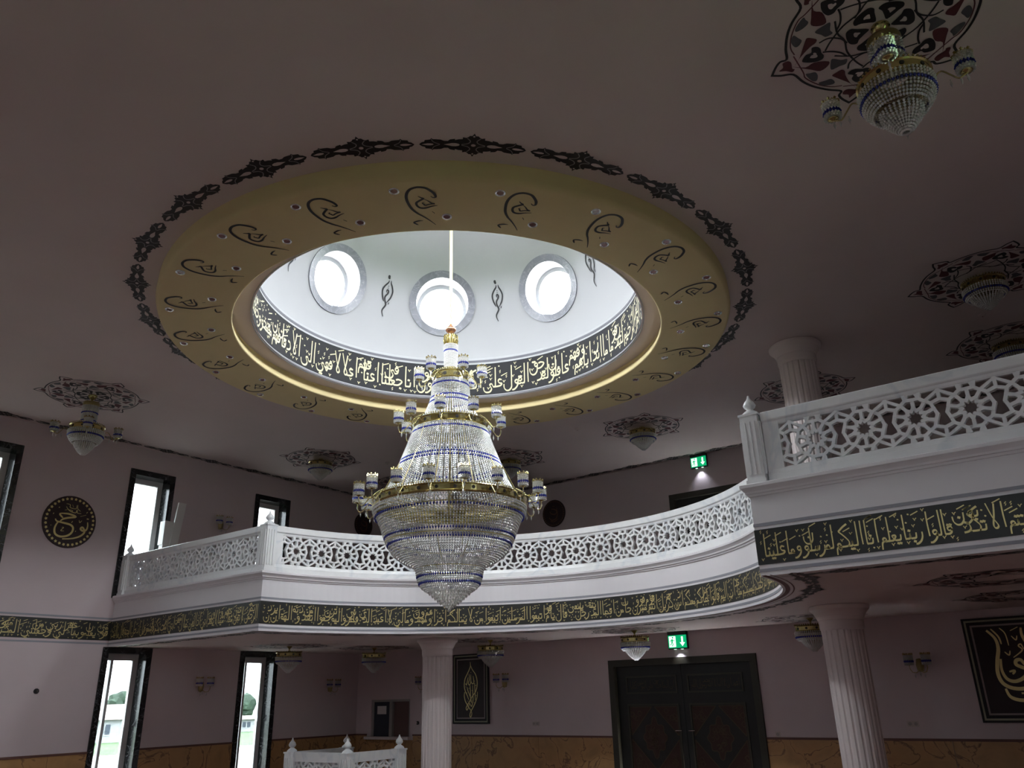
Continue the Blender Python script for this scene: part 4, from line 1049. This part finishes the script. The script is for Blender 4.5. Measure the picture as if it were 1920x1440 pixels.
# two-cup wall lamps
def sconce_build():
    t = link('wall_sconce', None)                             # local -Y points into the room
    MB().lathe([(.002, -.1), (.045, -.09), (.06, 0), (.045, .09), (.002, .1)], (0, .0, 0), 16).build('back_plate', M['brassd'], t, smooth=True)
    for sx in (-1, 1):
        arm = MB().tube([(sx*x, y, z) for x, y, z in ((0, -.04, -.06), (.05, -.09, -.11), (.10, -.12, -.10), (.125, -.13, -.05), (.125, -.13, 0))], .007, 6).build('lamp_arm', M['brassd'], t, smooth=True)
        for nm, m_ in zip(('cup_crystals', 'blue_beads', 'gilded_rim', 'cup_glass'), CUP): link(nm, m_, arm, loc=(sx*.125, -.13, .0))
        link('crystal_drop', DROP, arm, loc=(sx*.07, -.11, -.11))
    link('crystal_drop', DROP, t, loc=(0, -.06, -.09))
    return t
sc = sconce_build()
SCN = [((XL+.075, 9.96, H(.34)), 90, 'two-cup crystal wall lamp between the two lower left windows'), ((XL+.075, 13.36, H(.30)), 90, 'two-cup crystal wall lamp in the dark far corner under the gallery'),
       ((XL+.075, 10.0, H(3.66)), 90, 'two-cup crystal wall lamp upstairs between the two gallery windows'), ((-13.3, YB-.075, H(.30)), 0, 'two-cup crystal wall lamp peeking out left of the middle column'),
       ((-11.03, YB-.075, H(.28)), 0, 'two-cup crystal wall lamp right of the tall framed calligraphy'), ((-2.87, YB-.075, H(.30)), 0, 'two-cup crystal wall lamp left of the large framed calligraphy')]
for i, (p, r, lab) in enumerate(SCN):
    o = sc if i == 0 else copy_tree(sc)
    o.location = p; o.rotation_euler = (0, 0, rad(r)); o['label'] = lab; o['category'] = 'wall lamp'; o['group'] = 'two-cup wall lamps'
# ------------------------------------------------------------------ round calligraphy medallions
NUH = [([(530, 600), (700, 590), (850, 630), (700, 672), (600, 712), (545, 765)], 40), ([(440, 730), (480, 775), (600, 790), (760, 812), (830, 870), (820, 970), (740, 1050), (600, 1085), (490, 1040), (460, 930), (490, 820), (530, 770)], 42),
       ([(530, 600), (520, 630), (590, 690)], 36), ([(1115, 710), (1130, 800), (1110, 880), (1040, 905), (990, 870), (1020, 832), (1062, 870), (1080, 940), (1000, 1030), (850, 1095), (650, 1130)], 40),
       ([(1085, 640), (1130, 640)], 45), ([(930, 690), (950, 740), (990, 690)], 14), ([(600, 890), (640, 890), (590, 960), (660, 960)], 14), ([(780, 770), (800, 730)], 24), ([(470, 490), (490, 470)], 26),
       ([(1060, 520), (1080, 490)], 26), ([(380, 640), (390, 610)], 24), ([(370, 880), (380, 870)], 26), ([(890, 945), (900, 925)], 26), ([(940, 610), (1060, 560)], 14),
       ([(610, 380), (690, 390), (700, 450), (820, 460), (830, 380)], 13), ([(850, 370), (860, 450), (930, 500)], 13), ([(620, 440), (650, 480), (720, 530), (830, 545), (850, 480), (870, 545), (950, 545)], 16), ([(690, 500), (760, 510), (740, 540)], 12), ([(600, 520), (650, 505)], 12), ([(740, 380), (770, 440)], 10)]
def medallion(name, label, place_fn, r, rot, text, dim):
    t = thing(name, label, 'medallion', place_fn, 'round calligraphy medallions', rot)     # local: x right, z up, -y to the room
    MB().lathe([(.002, 0), (r, 0), (r, .02), (r-.01, .026), (.002, .026)], (0, 0, 0), 64).build('disc', M['medred'], t)
    t.children[0].rotation_euler = (rad(90), 0, 0)
    k = r/555.0
    fn = lambda x, y: ((x-745)*k, -.029, -(y-750)*k)
    b = MB().strokes([(smooth(p, 5), w*k, None, .5) for p, w in text], lambda x, y: (x, -.029, y)) if False else MB()
    for p, w in text:
        q = smooth([((x-745)*k, -(y-750)*k) for x, y in p], 5); b.strokes([(q, w*k, None, .45)], lambda x, y: (x, -.029, y))
    b.build('lettering', M['gold'] if not dim else M['dimgold'], t)
    f = MB()
    for i in range(34):
        a = 2*math.pi*i/34; cx, cz = .885*r*math.cos(a), .885*r*math.sin(a)
        f.add([(cx+.062*r*(1 if j % 2 == 0 else .62)*math.cos(a+2*math.pi*j/10), -.029, cz+.062*r*(1 if j % 2 == 0 else .62)*math.sin(a+2*math.pi*j/10)) for j in range(10)], [tuple(range(10))])
    f.build('flower_border', M['gold'] if not dim else M['dimgold'], t)
    return t
M['medred'] = plain('dark_maroon_board', (.030, .010, .012), .5)
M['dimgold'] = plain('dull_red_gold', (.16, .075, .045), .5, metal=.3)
medallion('calligraphy_medallion', 'round maroon medallion with gold calligraphy on the left wall beside the tall window', (XL+.001, 6.84, H(3.27)), .49, rad(90), NUH, False)
RND = random.Random(4)
MU = [([(640, 560), (800, 600), (900, 700), (820, 800), (640, 760), (560, 660)], 40), ([(900, 560), (930, 800), (860, 980), (640, 1020), (520, 900)], 40), ([(700, 450), (820, 480)], 30), ([(560, 1050), (760, 1100), (960, 1000)], 26)]
medallion('calligraphy_medallion', 'round dark medallion on the upper back wall right of the great chandelier', (-11.07, YBU-.001, H(4.26)), .34, 0, MU, True)
medallion('calligraphy_medallion', 'round dark medallion on the left gallery wall peeking out beside the great chandelier', (XL+.001, 14.24, H(4.29)), .31, rad(90), MU[::-1], True)

# ------------------------------------------------------------------ framed calligraphy on the lower back wall
def framed(name, label, x0, x1, z0, z1, strokes, k, c, mat):
    t = thing(name, label, 'wall art', ((x0+x1)/2, YB, z0), 'framed calligraphy boards'); w = (x1-x0)/2; h = z1-z0
    MB().box(-w, w, -.025, -.001, 0, h).build('board', M['ink'], t)
    def rim(nm, i, wd, mat, d):
        b = MB(); a = w-i
        b.box(-a, a, -d, -.025, i, i+wd); b.box(-a, a, -d, -.025, h-i-wd, h-i); b.box(-a, -a+wd, -d, -.025, i+wd, h-i-wd); b.box(a-wd, a, -d, -.025, i+wd, h-i-wd)
        b.build(nm, mat, t)
    rim('outer_frame', 0, .028, M['ink'], .05); rim('gilt_line', .030, .026, M['framegold'], .042); rim('inner_frame', .058, .04, M['ink'], .045); rim('pale_line', .10, .026, M['framepale'], .036)
    MB().box(-w+.126, w-.126, -.028, -.024, .126, h-.126).build('field', M['field'], t)
    b = MB()
    for p, ww in strokes:
        q = smooth([((x-c[0])*k, h-(y-c[1])*k) for x, y in p], 5); b.strokes([(q, ww*k, None, .4)], lambda x, y: (x, -.031, y))
    b.build('lettering', mat, t)
M['framegold'] = plain('tarnished_gilt', (.36, .36, .25), .5); M['framepale'] = plain('pale_mauve_line', (.35, .29, .28), .6); M['field'] = plain('deep_maroon_field', (.018, .006, .008), .5)
LEAF = [([(418, 210), (420, 300), (350, 420), (285, 520), (265, 640), (290, 740), (340, 820), (380, 900)], 20), ([(425, 270), (470, 350), (550, 440), (590, 550), (590, 660), (550, 760), (470, 840), (400, 930), (340, 1000), (312, 1050), (335, 1085), (372, 1030), (400, 960)], 20),
        ([(275, 760), (265, 830), (290, 920), (340, 990), (400, 1060), (450, 1105)], 20), ([(600, 760), (590, 850), (540, 960), (470, 1060), (430, 1110), (405, 1180), (425, 1215), (455, 1150), (430, 1090)], 20),
        ([(300, 600), (320, 632), (345, 560), (365, 490)], 17), ([(385, 430), (402, 520), (370, 600), (400, 632), (432, 580), (432, 440)], 17), ([(432, 560), (470, 612), (510, 590), (492, 470)], 17),
        ([(340, 670), (360, 740), (420, 850), (450, 960)], 18), ([(412, 640), (420, 740), (425, 850)], 18), ([(480, 640), (482, 780), (488, 900), (450, 1020), (400, 960)], 18), ([(530, 600), (538, 760), (545, 910)], 18), ([(545, 650), (575, 640)], 16)]
LEAF += [([(x, y), (x+14, y+10)], 16) for x, y in ((330, 770), (430, 400), (520, 560), (560, 820), (350, 920), (510, 950), (455, 730), (380, 690), (300, 660), (575, 700), (425, 930))]
framed('framed_calligraphy', 'tall framed maroon board with a leaf-shaped gold calligraphy beside the middle column', -12.51, -11.50, H(-.53), H(.90), LEAF, 1.43/1270, (430, 60), M['cream2'] if 'cream2' in M else M['gold'])
HUW = [([(355, 280), (430, 380), (440, 500), (400, 640), (375, 780), (400, 890), (480, 950), (600, 965), (700, 930), (745, 870), (700, 800)], 42),
       ([(440, 620), (425, 750), (460, 850), (540, 880), (640, 840), (700, 760), (640, 722), (590, 690), (600, 645), (650, 640), (690, 700), (770, 690)], 40),
       ([(730, 270), (725, 360), (770, 500), (830, 600), (900, 700), (980, 760)], 34), ([(420, 960), (450, 1050), (540, 1090), (660, 1085), (760, 1030), (840, 960), (960, 900)], 40), ([(405, 265), (470, 360), (485, 450)], 20),
       ([(650, 1110), (700, 1170)], 50), ([(575, 1015), (640, 1015)], 34), ([(500, 540), (540, 580), (560, 530)], 16), ([(580, 610), (690, 530), (660, 480), (690, 460), (710, 520)], 16), ([(610, 300), (700, 260)], 14), ([(500, 260), (550, 330), (560, 470)], 14),
       ([(500, 770), (560, 760), (530, 800)], 26), ([(610, 360), (650, 410), (670, 360)], 14)]
HUW += [([(1770-x, y) for x, y in p], w) for p, w in HUW]
framed('framed_calligraphy', 'large framed board with mirrored gold calligraphy at the right end of the lower back wall', -2.18, -.28, H(-.525), H(.935), HUW, 1.46/1210, (885, 130), M['gold'])

# ------------------------------------------------------------------ double door below, door above
def relief_panel(parent, x0, x1, z0, z1, y, kind, seed):
    w, h = x1-x0, z1-z0; b = MB(); R_ = random.Random(seed)
    t = .03
    for (a, c, d, e) in ((x0, x1, z0, z0+t), (x0, x1, z1-t, z1), (x0, x0+t, z0+t, z1-t), (x1-t, x1, z0+t, z1-t)): b.box(a, c, y-.02, y, d, e)
    b.build('panel_moulding', M['frame'], parent)
    c = MB()
    if kind == 'text':
        S_ = set_line('أشهد أن لا إله إلا الله محمد رسول الله' if seed % 2 else 'إن الصلاة كانت على المؤمنين كتابا', h-.12, w-.14, w=.5, seed=seed, marks=False)
        c.strokes([([(p[0]+x1-.07, p[1]+z0+.06) for p in q], ww, nib, tp) for q, ww, nib, tp in S_], lambda u, v: (u, y-.006, v))
        c.build('carved_inscription', M['carvel'], parent)
    else:
        cx, cz = (x0+x1)/2, (z0+z1)/2; a, bb = w*.21, h*.27
        # corner spandrels with scrolls
        for sx in (-1, 1):
            for sz in (-1, 1):
                p0 = (cx+sx*(w/2-.05), cz+sz*(h/2-.05)); p1 = (cx+sx*.03, cz+sz*(h/2-.05)); p2 = (cx+sx*(w/2-.05), cz+sz*(h/2-.05-w*.46))
                c.add([(p0[0], y-.006, p0[1]), (p1[0], y-.006, p1[1]), (p2[0], y-.006, p2[1])], [(0, 1, 2)])
                for i in range(7):
                    u, v = R_.random(), R_.random()
                    if u+v > .8: u, v = u*.45, v*.45
                    q = (p0[0]+(p1[0]-p0[0])*u+(p2[0]-p0[0])*v, p0[1]+(p1[1]-p0[1])*u+(p2[1]-p0[1])*v)
                    c.strokes([(loop(q[0], q[1], .045, R_.random()*360, 330+R_.random()*300), .012, None, .3)], lambda u, v: (u, y-.010, v), 1)
                c.strokes([([p1, p2], .018, None, 0), ([p0, p1], .014, None, 0), ([p0, p2], .014, None, 0)], lambda u, v: (u, y-.011, v), 1)
        N = 40; out = []
        for i in range(N):
            q = 2*math.pi*i/N; rr = 1+.10*math.cos(8*q); px, pz = a*rr*math.cos(q), bb*.82*rr*math.sin(q)
            if abs(math.cos(q)) < .16: pz *= 1.28
            out.append((cx+px, cz+pz))
        c.add([(cx, y-.005, cz)]+[(px, y-.006, pz) for px, pz in out], [(0, i+1, (i+1) % N+1) for i in range(N)])
        c.strokes([(out+[out[0]], .016, None, 0)], lambda u, v: (u, y-.010, v), 1)
        for i in range(26):
            q, rr = R_.random()*6.28, math.sqrt(R_.random())*.8
            c.strokes([(loop(cx+a*rr*math.cos(q), cz+bb*.8*rr*math.sin(q), .035, q*57, q*57+280), .011, None, .3)], lambda u, v: (u, y-.010, v), 1)
        c.build('carved_relief', [M['carve'], M['carvel']], parent)
def door(n, x0, x1, z0, z1, yw, rich):
    d = structure('door_%d' % n, (0, 0, 0)); f = .12; y = yw
    b = MB(); b.box(x0, x0+f, y-.05, y+.12, z0, z1); b.box(x1-f, x1, y-.05, y+.12, z0, z1); b.box(x0+f, x1-f, y-.05, y+.12, z1-f, z1)
    b.build('door_frame', M['frame'], d)
    xm = (x0+x1)/2
    for i, (a, c) in enumerate(((x0+f, xm-.004), (xm+.004, x1-f))):
        leaf = MB().box(a, c, y+.06, y+.12, z0+.01, z1-f).build('door_leaf', M['wood'], d)
        if rich:
            m = .17 if i == 0 else .10; w0, w1 = (a+.20, c-.10) if i == 0 else (a+.10, c-.20)
            relief_panel(leaf, w0, w1, z1-.62, z1-.30, y+.06, 'text', 20+i)
            relief_panel(leaf, w0, w1, z1-1.95, z1-.80, y+.06, 'relief', 30+i)
        hx = xm-.07 if i == 0 else xm+.07
        if rich: MB().tube([(hx, y+.05, z0+1.0), (hx, y+.0, z0+1.0), (hx-.12 if i == 0 else hx+.12, y+.0, z0+1.0)], .011, 8).build('handle', M['chrome'], leaf)
    MB().box(x0+.02, x1-.02, y+.13, y+.17, z0, z1-.02).build('light_stop', M['wood'], d)  # unseen board added to stop sky light leaking between the leaves
    return d
door(1, DX0, DX1, 0, DZ, YB, True)
door(2, UDX0, UDX1, H(ZG), UDZ, YBU, False)

# ------------------------------------------------------------------ small inside window with shelf
M['boothframe'] = plain('greyed_white_frame', (.34, .32, .30), .5); M['boothglass'] = plain('brown_tinted_glass', (.16, .10, .09), .15); M['boothback'] = M['wood']
iw = structure('window_40', (0, 0, 0)); a, c, z0, z1 = IW; y = YB
b = MB()
for (p, q, r_, s_) in ((a, c, z1-.05, z1), (a, a+.06, z0, z1-.05), (c-.06, c, z0, z1-.05), (a+.58, a+.68, z0, z1-.05)): b.box(p, q, y+.03, y+.12, r_, s_)
b.build('frame', M['boothframe'] if 'boothframe' in M else M['fascia2'], iw)
MB().box(a+.06, a+.58, y+.05, y+.09, z0, z1-.05).build('dark_sash', M['darkglass'], iw)
MB().box(a+.16, a+.46, y+.045, y+.05, z1-.32, z1-.14).build('paper_notice', M['plate'], iw)
MB().box(a+.68, c-.06, y+.09, y+.10, z0, z1-.05).build('pane', M['boothglass'] if 'boothglass' in M else M['darkglass'], iw)
MB().box(a-.08, c+.08, y-.14, y+.05, z0-.06, z0).build('shelf', M['fascia2'], iw)
MB().box(a, c, y+.22, y+.28, z0, z1).build('light_stop_board', M['boothback'], iw) if 'boothback' in M else None  # hidden board added behind the panes to block outside light

# ------------------------------------------------------------------ lit exit signs
def exit_sign(label, x, yw, ztop):
    t = thing('exit_sign', label, 'exit sign', (x, yw-.06, ztop), 'lit exit signs'); w, h = .185, .235
    MB().box(-w, w, -.05, .05, -.06, -.001).build('housing', M['black'], t)
    MB().box(-w-.01, w+.01, -.03, .03, -.06-h-.02, -.06).build('casing', M['black'], t)
    MB().box(-w, w, -.036, -.03, -.06-h, -.07).build('lit_face', M['green'], t)
    z = -.06-h/2-.005; k = .0001
    def fn(u, v): return (u, -.0375, z+v)
    b = MB()
    b.poly([(.085, .085), (.12, .085), (.12, -.02), (.155, -.02), (.1025, -.085), (.05, -.02), (.085, -.02)], fn)
    b.poly([(-.165, .095), (-.03, .095), (-.03, -.095), (-.165, -.095)], fn)
    b.build('white_pictogram', M['lit'], t)
    g = MB(); f2 = lambda u, v: (u, -.039, z+v)
    g.strokes([([(-.10, .045), (-.105, -.005)], .035, None, 0), ([(-.105, -.005), (-.085, -.045), (-.11, -.08)], .018, None, 0), ([(-.108, -.005), (-.125, -.05), (-.155, -.055)], .018, None, 0), ([(-.09, .035), (-.06, .01), (-.05, .03)], .014, None, 0), ([(-.11, .035), (-.14, .015), (-.15, -.01)], .014, None, 0)], f2)
    g.poly(loop(-.088, .072, .017, 0, 360, 10)[:-1], f2)
    g.build('running_figure', M['green'], t)
    b = MB()
    for sx in (-.07, .07): b.box(sx-.02, sx+.02, -.02, .02, -.06-h-.026, -.06-h-.02)
    b.build('downlight_lens', M['lit'], t)
    l = bpy.data.lights.new('sign_downlight', 'SPOT'); l.energy = 3.2; l.color = (.82, .88, 1.0); l.spot_size = rad(95); l.spot_blend = .9; l.shadow_soft_size = .02
    o = bpy.data.objects.new('sign_downlight', l); COL.objects.link(o); o.parent = t; o.location = (.0, -.04, -.06-h-.05); o.rotation_euler = (rad(18), 0, 0)
exit_sign('lit green exit sign hanging above the lower double door', -6.93, YB, H(ZL))
exit_sign('lit green exit sign at the ceiling above the upper gallery door', -7.04, YBU, H(ZC))

# ------------------------------------------------------------------ small fittings
def socket(x, z, label, n=2):
    t = thing('wall_socket', label, 'socket', (x, YB, z), 'sockets on the back wall')
    for k in range(n):
        p = MB().box(k*.085-.04*n, k*.085-.04*n+.08, -.012, -.001, -.04, .04).build('plate', M['sockplate'], t)
        MB().lathe([(.002, 0), (.026, 0), (.026, .004), (.02, .005), (.002, .002)], (0, 0, 0), 16).build('insert', M['sockin'], p); p.children[0].location = (k*.085-.04*n+.04, -.012, 0); p.children[0].rotation_euler = (rad(90), 0, 0)
M['sockplate'] = plain('ivory_plastic', (.58, .50, .48), .5); M['sockin'] = plain('grey_plastic', (.40, .35, .34), .5)
socket(-10.30, H(-.53), 'pair of pale wall sockets left of the double door'); socket(-3.15, H(-.54), 'pair of pale wall sockets below the lamp right of the column'); socket(-5.29, H(-.70), 'single pale wall socket beside the right door jamb', 1)
def knob(name, label, loc, rz, r):
    t = thing(name, label, 'wall fitting', loc, rz=rz)
    a_ = MB().lathe([(.002, 0), (r, 0), (r, .02), (r*.8, .028), (.002, .028)], (0, 0, 0), 20).build('body', M['black'], t, smooth=False); a_.rotation_euler = (rad(90), 0, 0)
    d_ = MB().lathe([(.002, .028), (r*.4, .028), (r*.35, .05), (.002, .052)], (0, 0, 0), 14).build('dial', M['chrome'], t); d_.rotation_euler = (rad(90), 0, 0)
knob('wall_control', 'small round black wall control low on the bare left wall', (XL+.001, 6.8, H(.283)), rad(90), .045)
knob('wall_control', 'small black wall control right of the inside window', (-13.60, YB-.001, H(-.51)), 0, .04)
for (x, y, z, lab) in ((-.75, 12.45, H(ZC), 'small smoke detector on the ceiling between two rosettes above the nearest balustrade'), (-12.7, 12.2, H(ZC), 'small smoke detector on the ceiling left of the great chandelier'), (-8.1, 13.0, H(ZC), 'small smoke detector on the ceiling beside the yellow ring')):
    t = thing('smoke_detector', lab, 'smoke detector', (x, y, z), 'smoke detectors')
    MB().lathe([(.002, 0), (.055, 0), (.055, -.014), (.04, -.03), (.02, -.034), (.002, -.034)], (0, 0, 0), 20).build('body', M['sockplate'], t, smooth=True)
    MB().lathe([(.002, -.034), (.008, -.034), (.008, -.038), (.002, -.038)], (0, 0, 0), 10).build('indicator', M['lens'], t)
# white board leaning by the upper window
t = thing('leaning_board', 'narrow white board leaning on the gallery wall beside the upper window', 'board', (XL+.35, 8.98, H(ZG)))
P0, P1 = Vector((0, -.30, .0)), Vector((-.18, .0, 2.03)); s_ = Vector((0, .085, 0)); n_ = Vector((.02, 0, 0))
MB().add([tuple(p+a_*s_+b_*n_) for p in (P0, P1) for a_, b_ in ((-1, -1), (1, -1), (1, 1), (-1, 1))], [(0, 1, 2, 3), (4, 7, 6, 5), (0, 4, 5, 1), (1, 5, 6, 2), (2, 6, 7, 3), (3, 7, 4, 0)]).build('plank', M['plate'], t)
MB().box(-.30, -.12, -.36, -.16, 1.12, 1.60).box(-.28, -.14, -.34, -.18, .0, 1.12).build('stand', M['plate'], t)

# ------------------------------------------------------------------ outside, seen through the lower windows
GZ = -2.3
MB().box(-320, -16.2, -120, 360, GZ-.1, GZ).build('ground_lawn', M['grass'], kind='structure')
MB().box(-74, -18.2, -100, 120, GZ, GZ+.01).build('path_gravel', M['gravel'], kind='structure')
MB().box(2.2, 150, -120, 200, GZ-.1, GZ).build('ground_yard', M['grass'], kind='structure')
MB().box(-120, 80, -160, -2.2, GZ-.1, GZ-.005).build('ground_front_yard', M['grass'], kind='structure')
def house(label, x, y, w, dpt, h, roof, rz):
    t = thing('house', label, 'house', (x, y, GZ), rz=rz)
    MB().box(-dpt/2, dpt/2, -w/2, w/2, 0, h).build('wall', M['house'], t)
    V = [(-dpt/2-.5, -w/2-.5, h), (dpt/2+.5, -w/2-.5, h), (dpt/2+.5, w/2+.5, h), (-dpt/2-.5, w/2+.5, h), (0, -w/2-.5, h+roof), (0, w/2+.5, h+roof)]
    MB().add(V, [(0, 1, 4), (2, 3, 5), (1, 2, 5, 4), (3, 0, 4, 5), (0, 3, 2, 1)]).build('roof', M['roof'], t)
    k = int(w/2.4)
    for i in range(k):
        yy = -w/2+(i+.5)*w/k; f_ = MB().box(dpt/2-.02, dpt/2+.05, yy-.72, yy+.72, h*.30, h*.86).build('window', M['pvcout'], t)
        for q in (-1, 1): MB().box(dpt/2+.05, dpt/2+.07, yy+q*.35-.28, yy+q*.35+.28, h*.36, h*.80).build('pane', M['darkglass'], f_)
M['pvcout'] = plain('white_house_window_frame', (.30, .30, .31), .4)
house('low white house with a pale pink roof seen through the lower window', -104, 54.2, 26, 9, 2.5, 1.7, rad(-14))
house('small white shed far out on the field', -112, 80.5, 6, 5, 1.7, .5, rad(-12))
import bmesh
def tree(x, y, h, seed, label, group='trees beyond the field'):
    R_ = random.Random(seed); t = thing('tree', label, 'tree', (x, y, GZ), group)
    MB().tube([(0, 0, 0), (.1, 0, h*.25), (0, .1, h*.5)], h*.03, 7).build('trunk', M['trunk'], t)
    bm = bmesh.new()
    for i in range(9):
        a_ = R_.random()*6.28; r_ = h*.20*math.sqrt(R_.random()); c_ = Vector((r_*math.cos(a_), r_*math.sin(a_), h*(.30+.48*R_.random())))
        ret = bmesh.ops.create_icosphere(bm, subdivisions=2, radius=h*(.16+.1*R_.random()), matrix=Matrix.Translation(c_))
        for v in ret['verts']: v.co += Vector((R_.gauss(0, 1), R_.gauss(0, 1), R_.gauss(0, 1)))*h*.018
    me = bpy.data.meshes.new('crown'); bm.to_mesh(me); bm.free(); me.materials.append(M['tree']); link('crown', me, t)
for i in range(7): tree(-152, 68+6.4*i, 6.4+1.6*random.Random(i+50).random(), i, 'green tree in the row behind the white house')
for i in range(6): tree(-150, 112.8+6.4*i, 6.0+1.4*random.Random(i+70).random(), 20+i, 'green tree in the row beyond the field with the small shed')
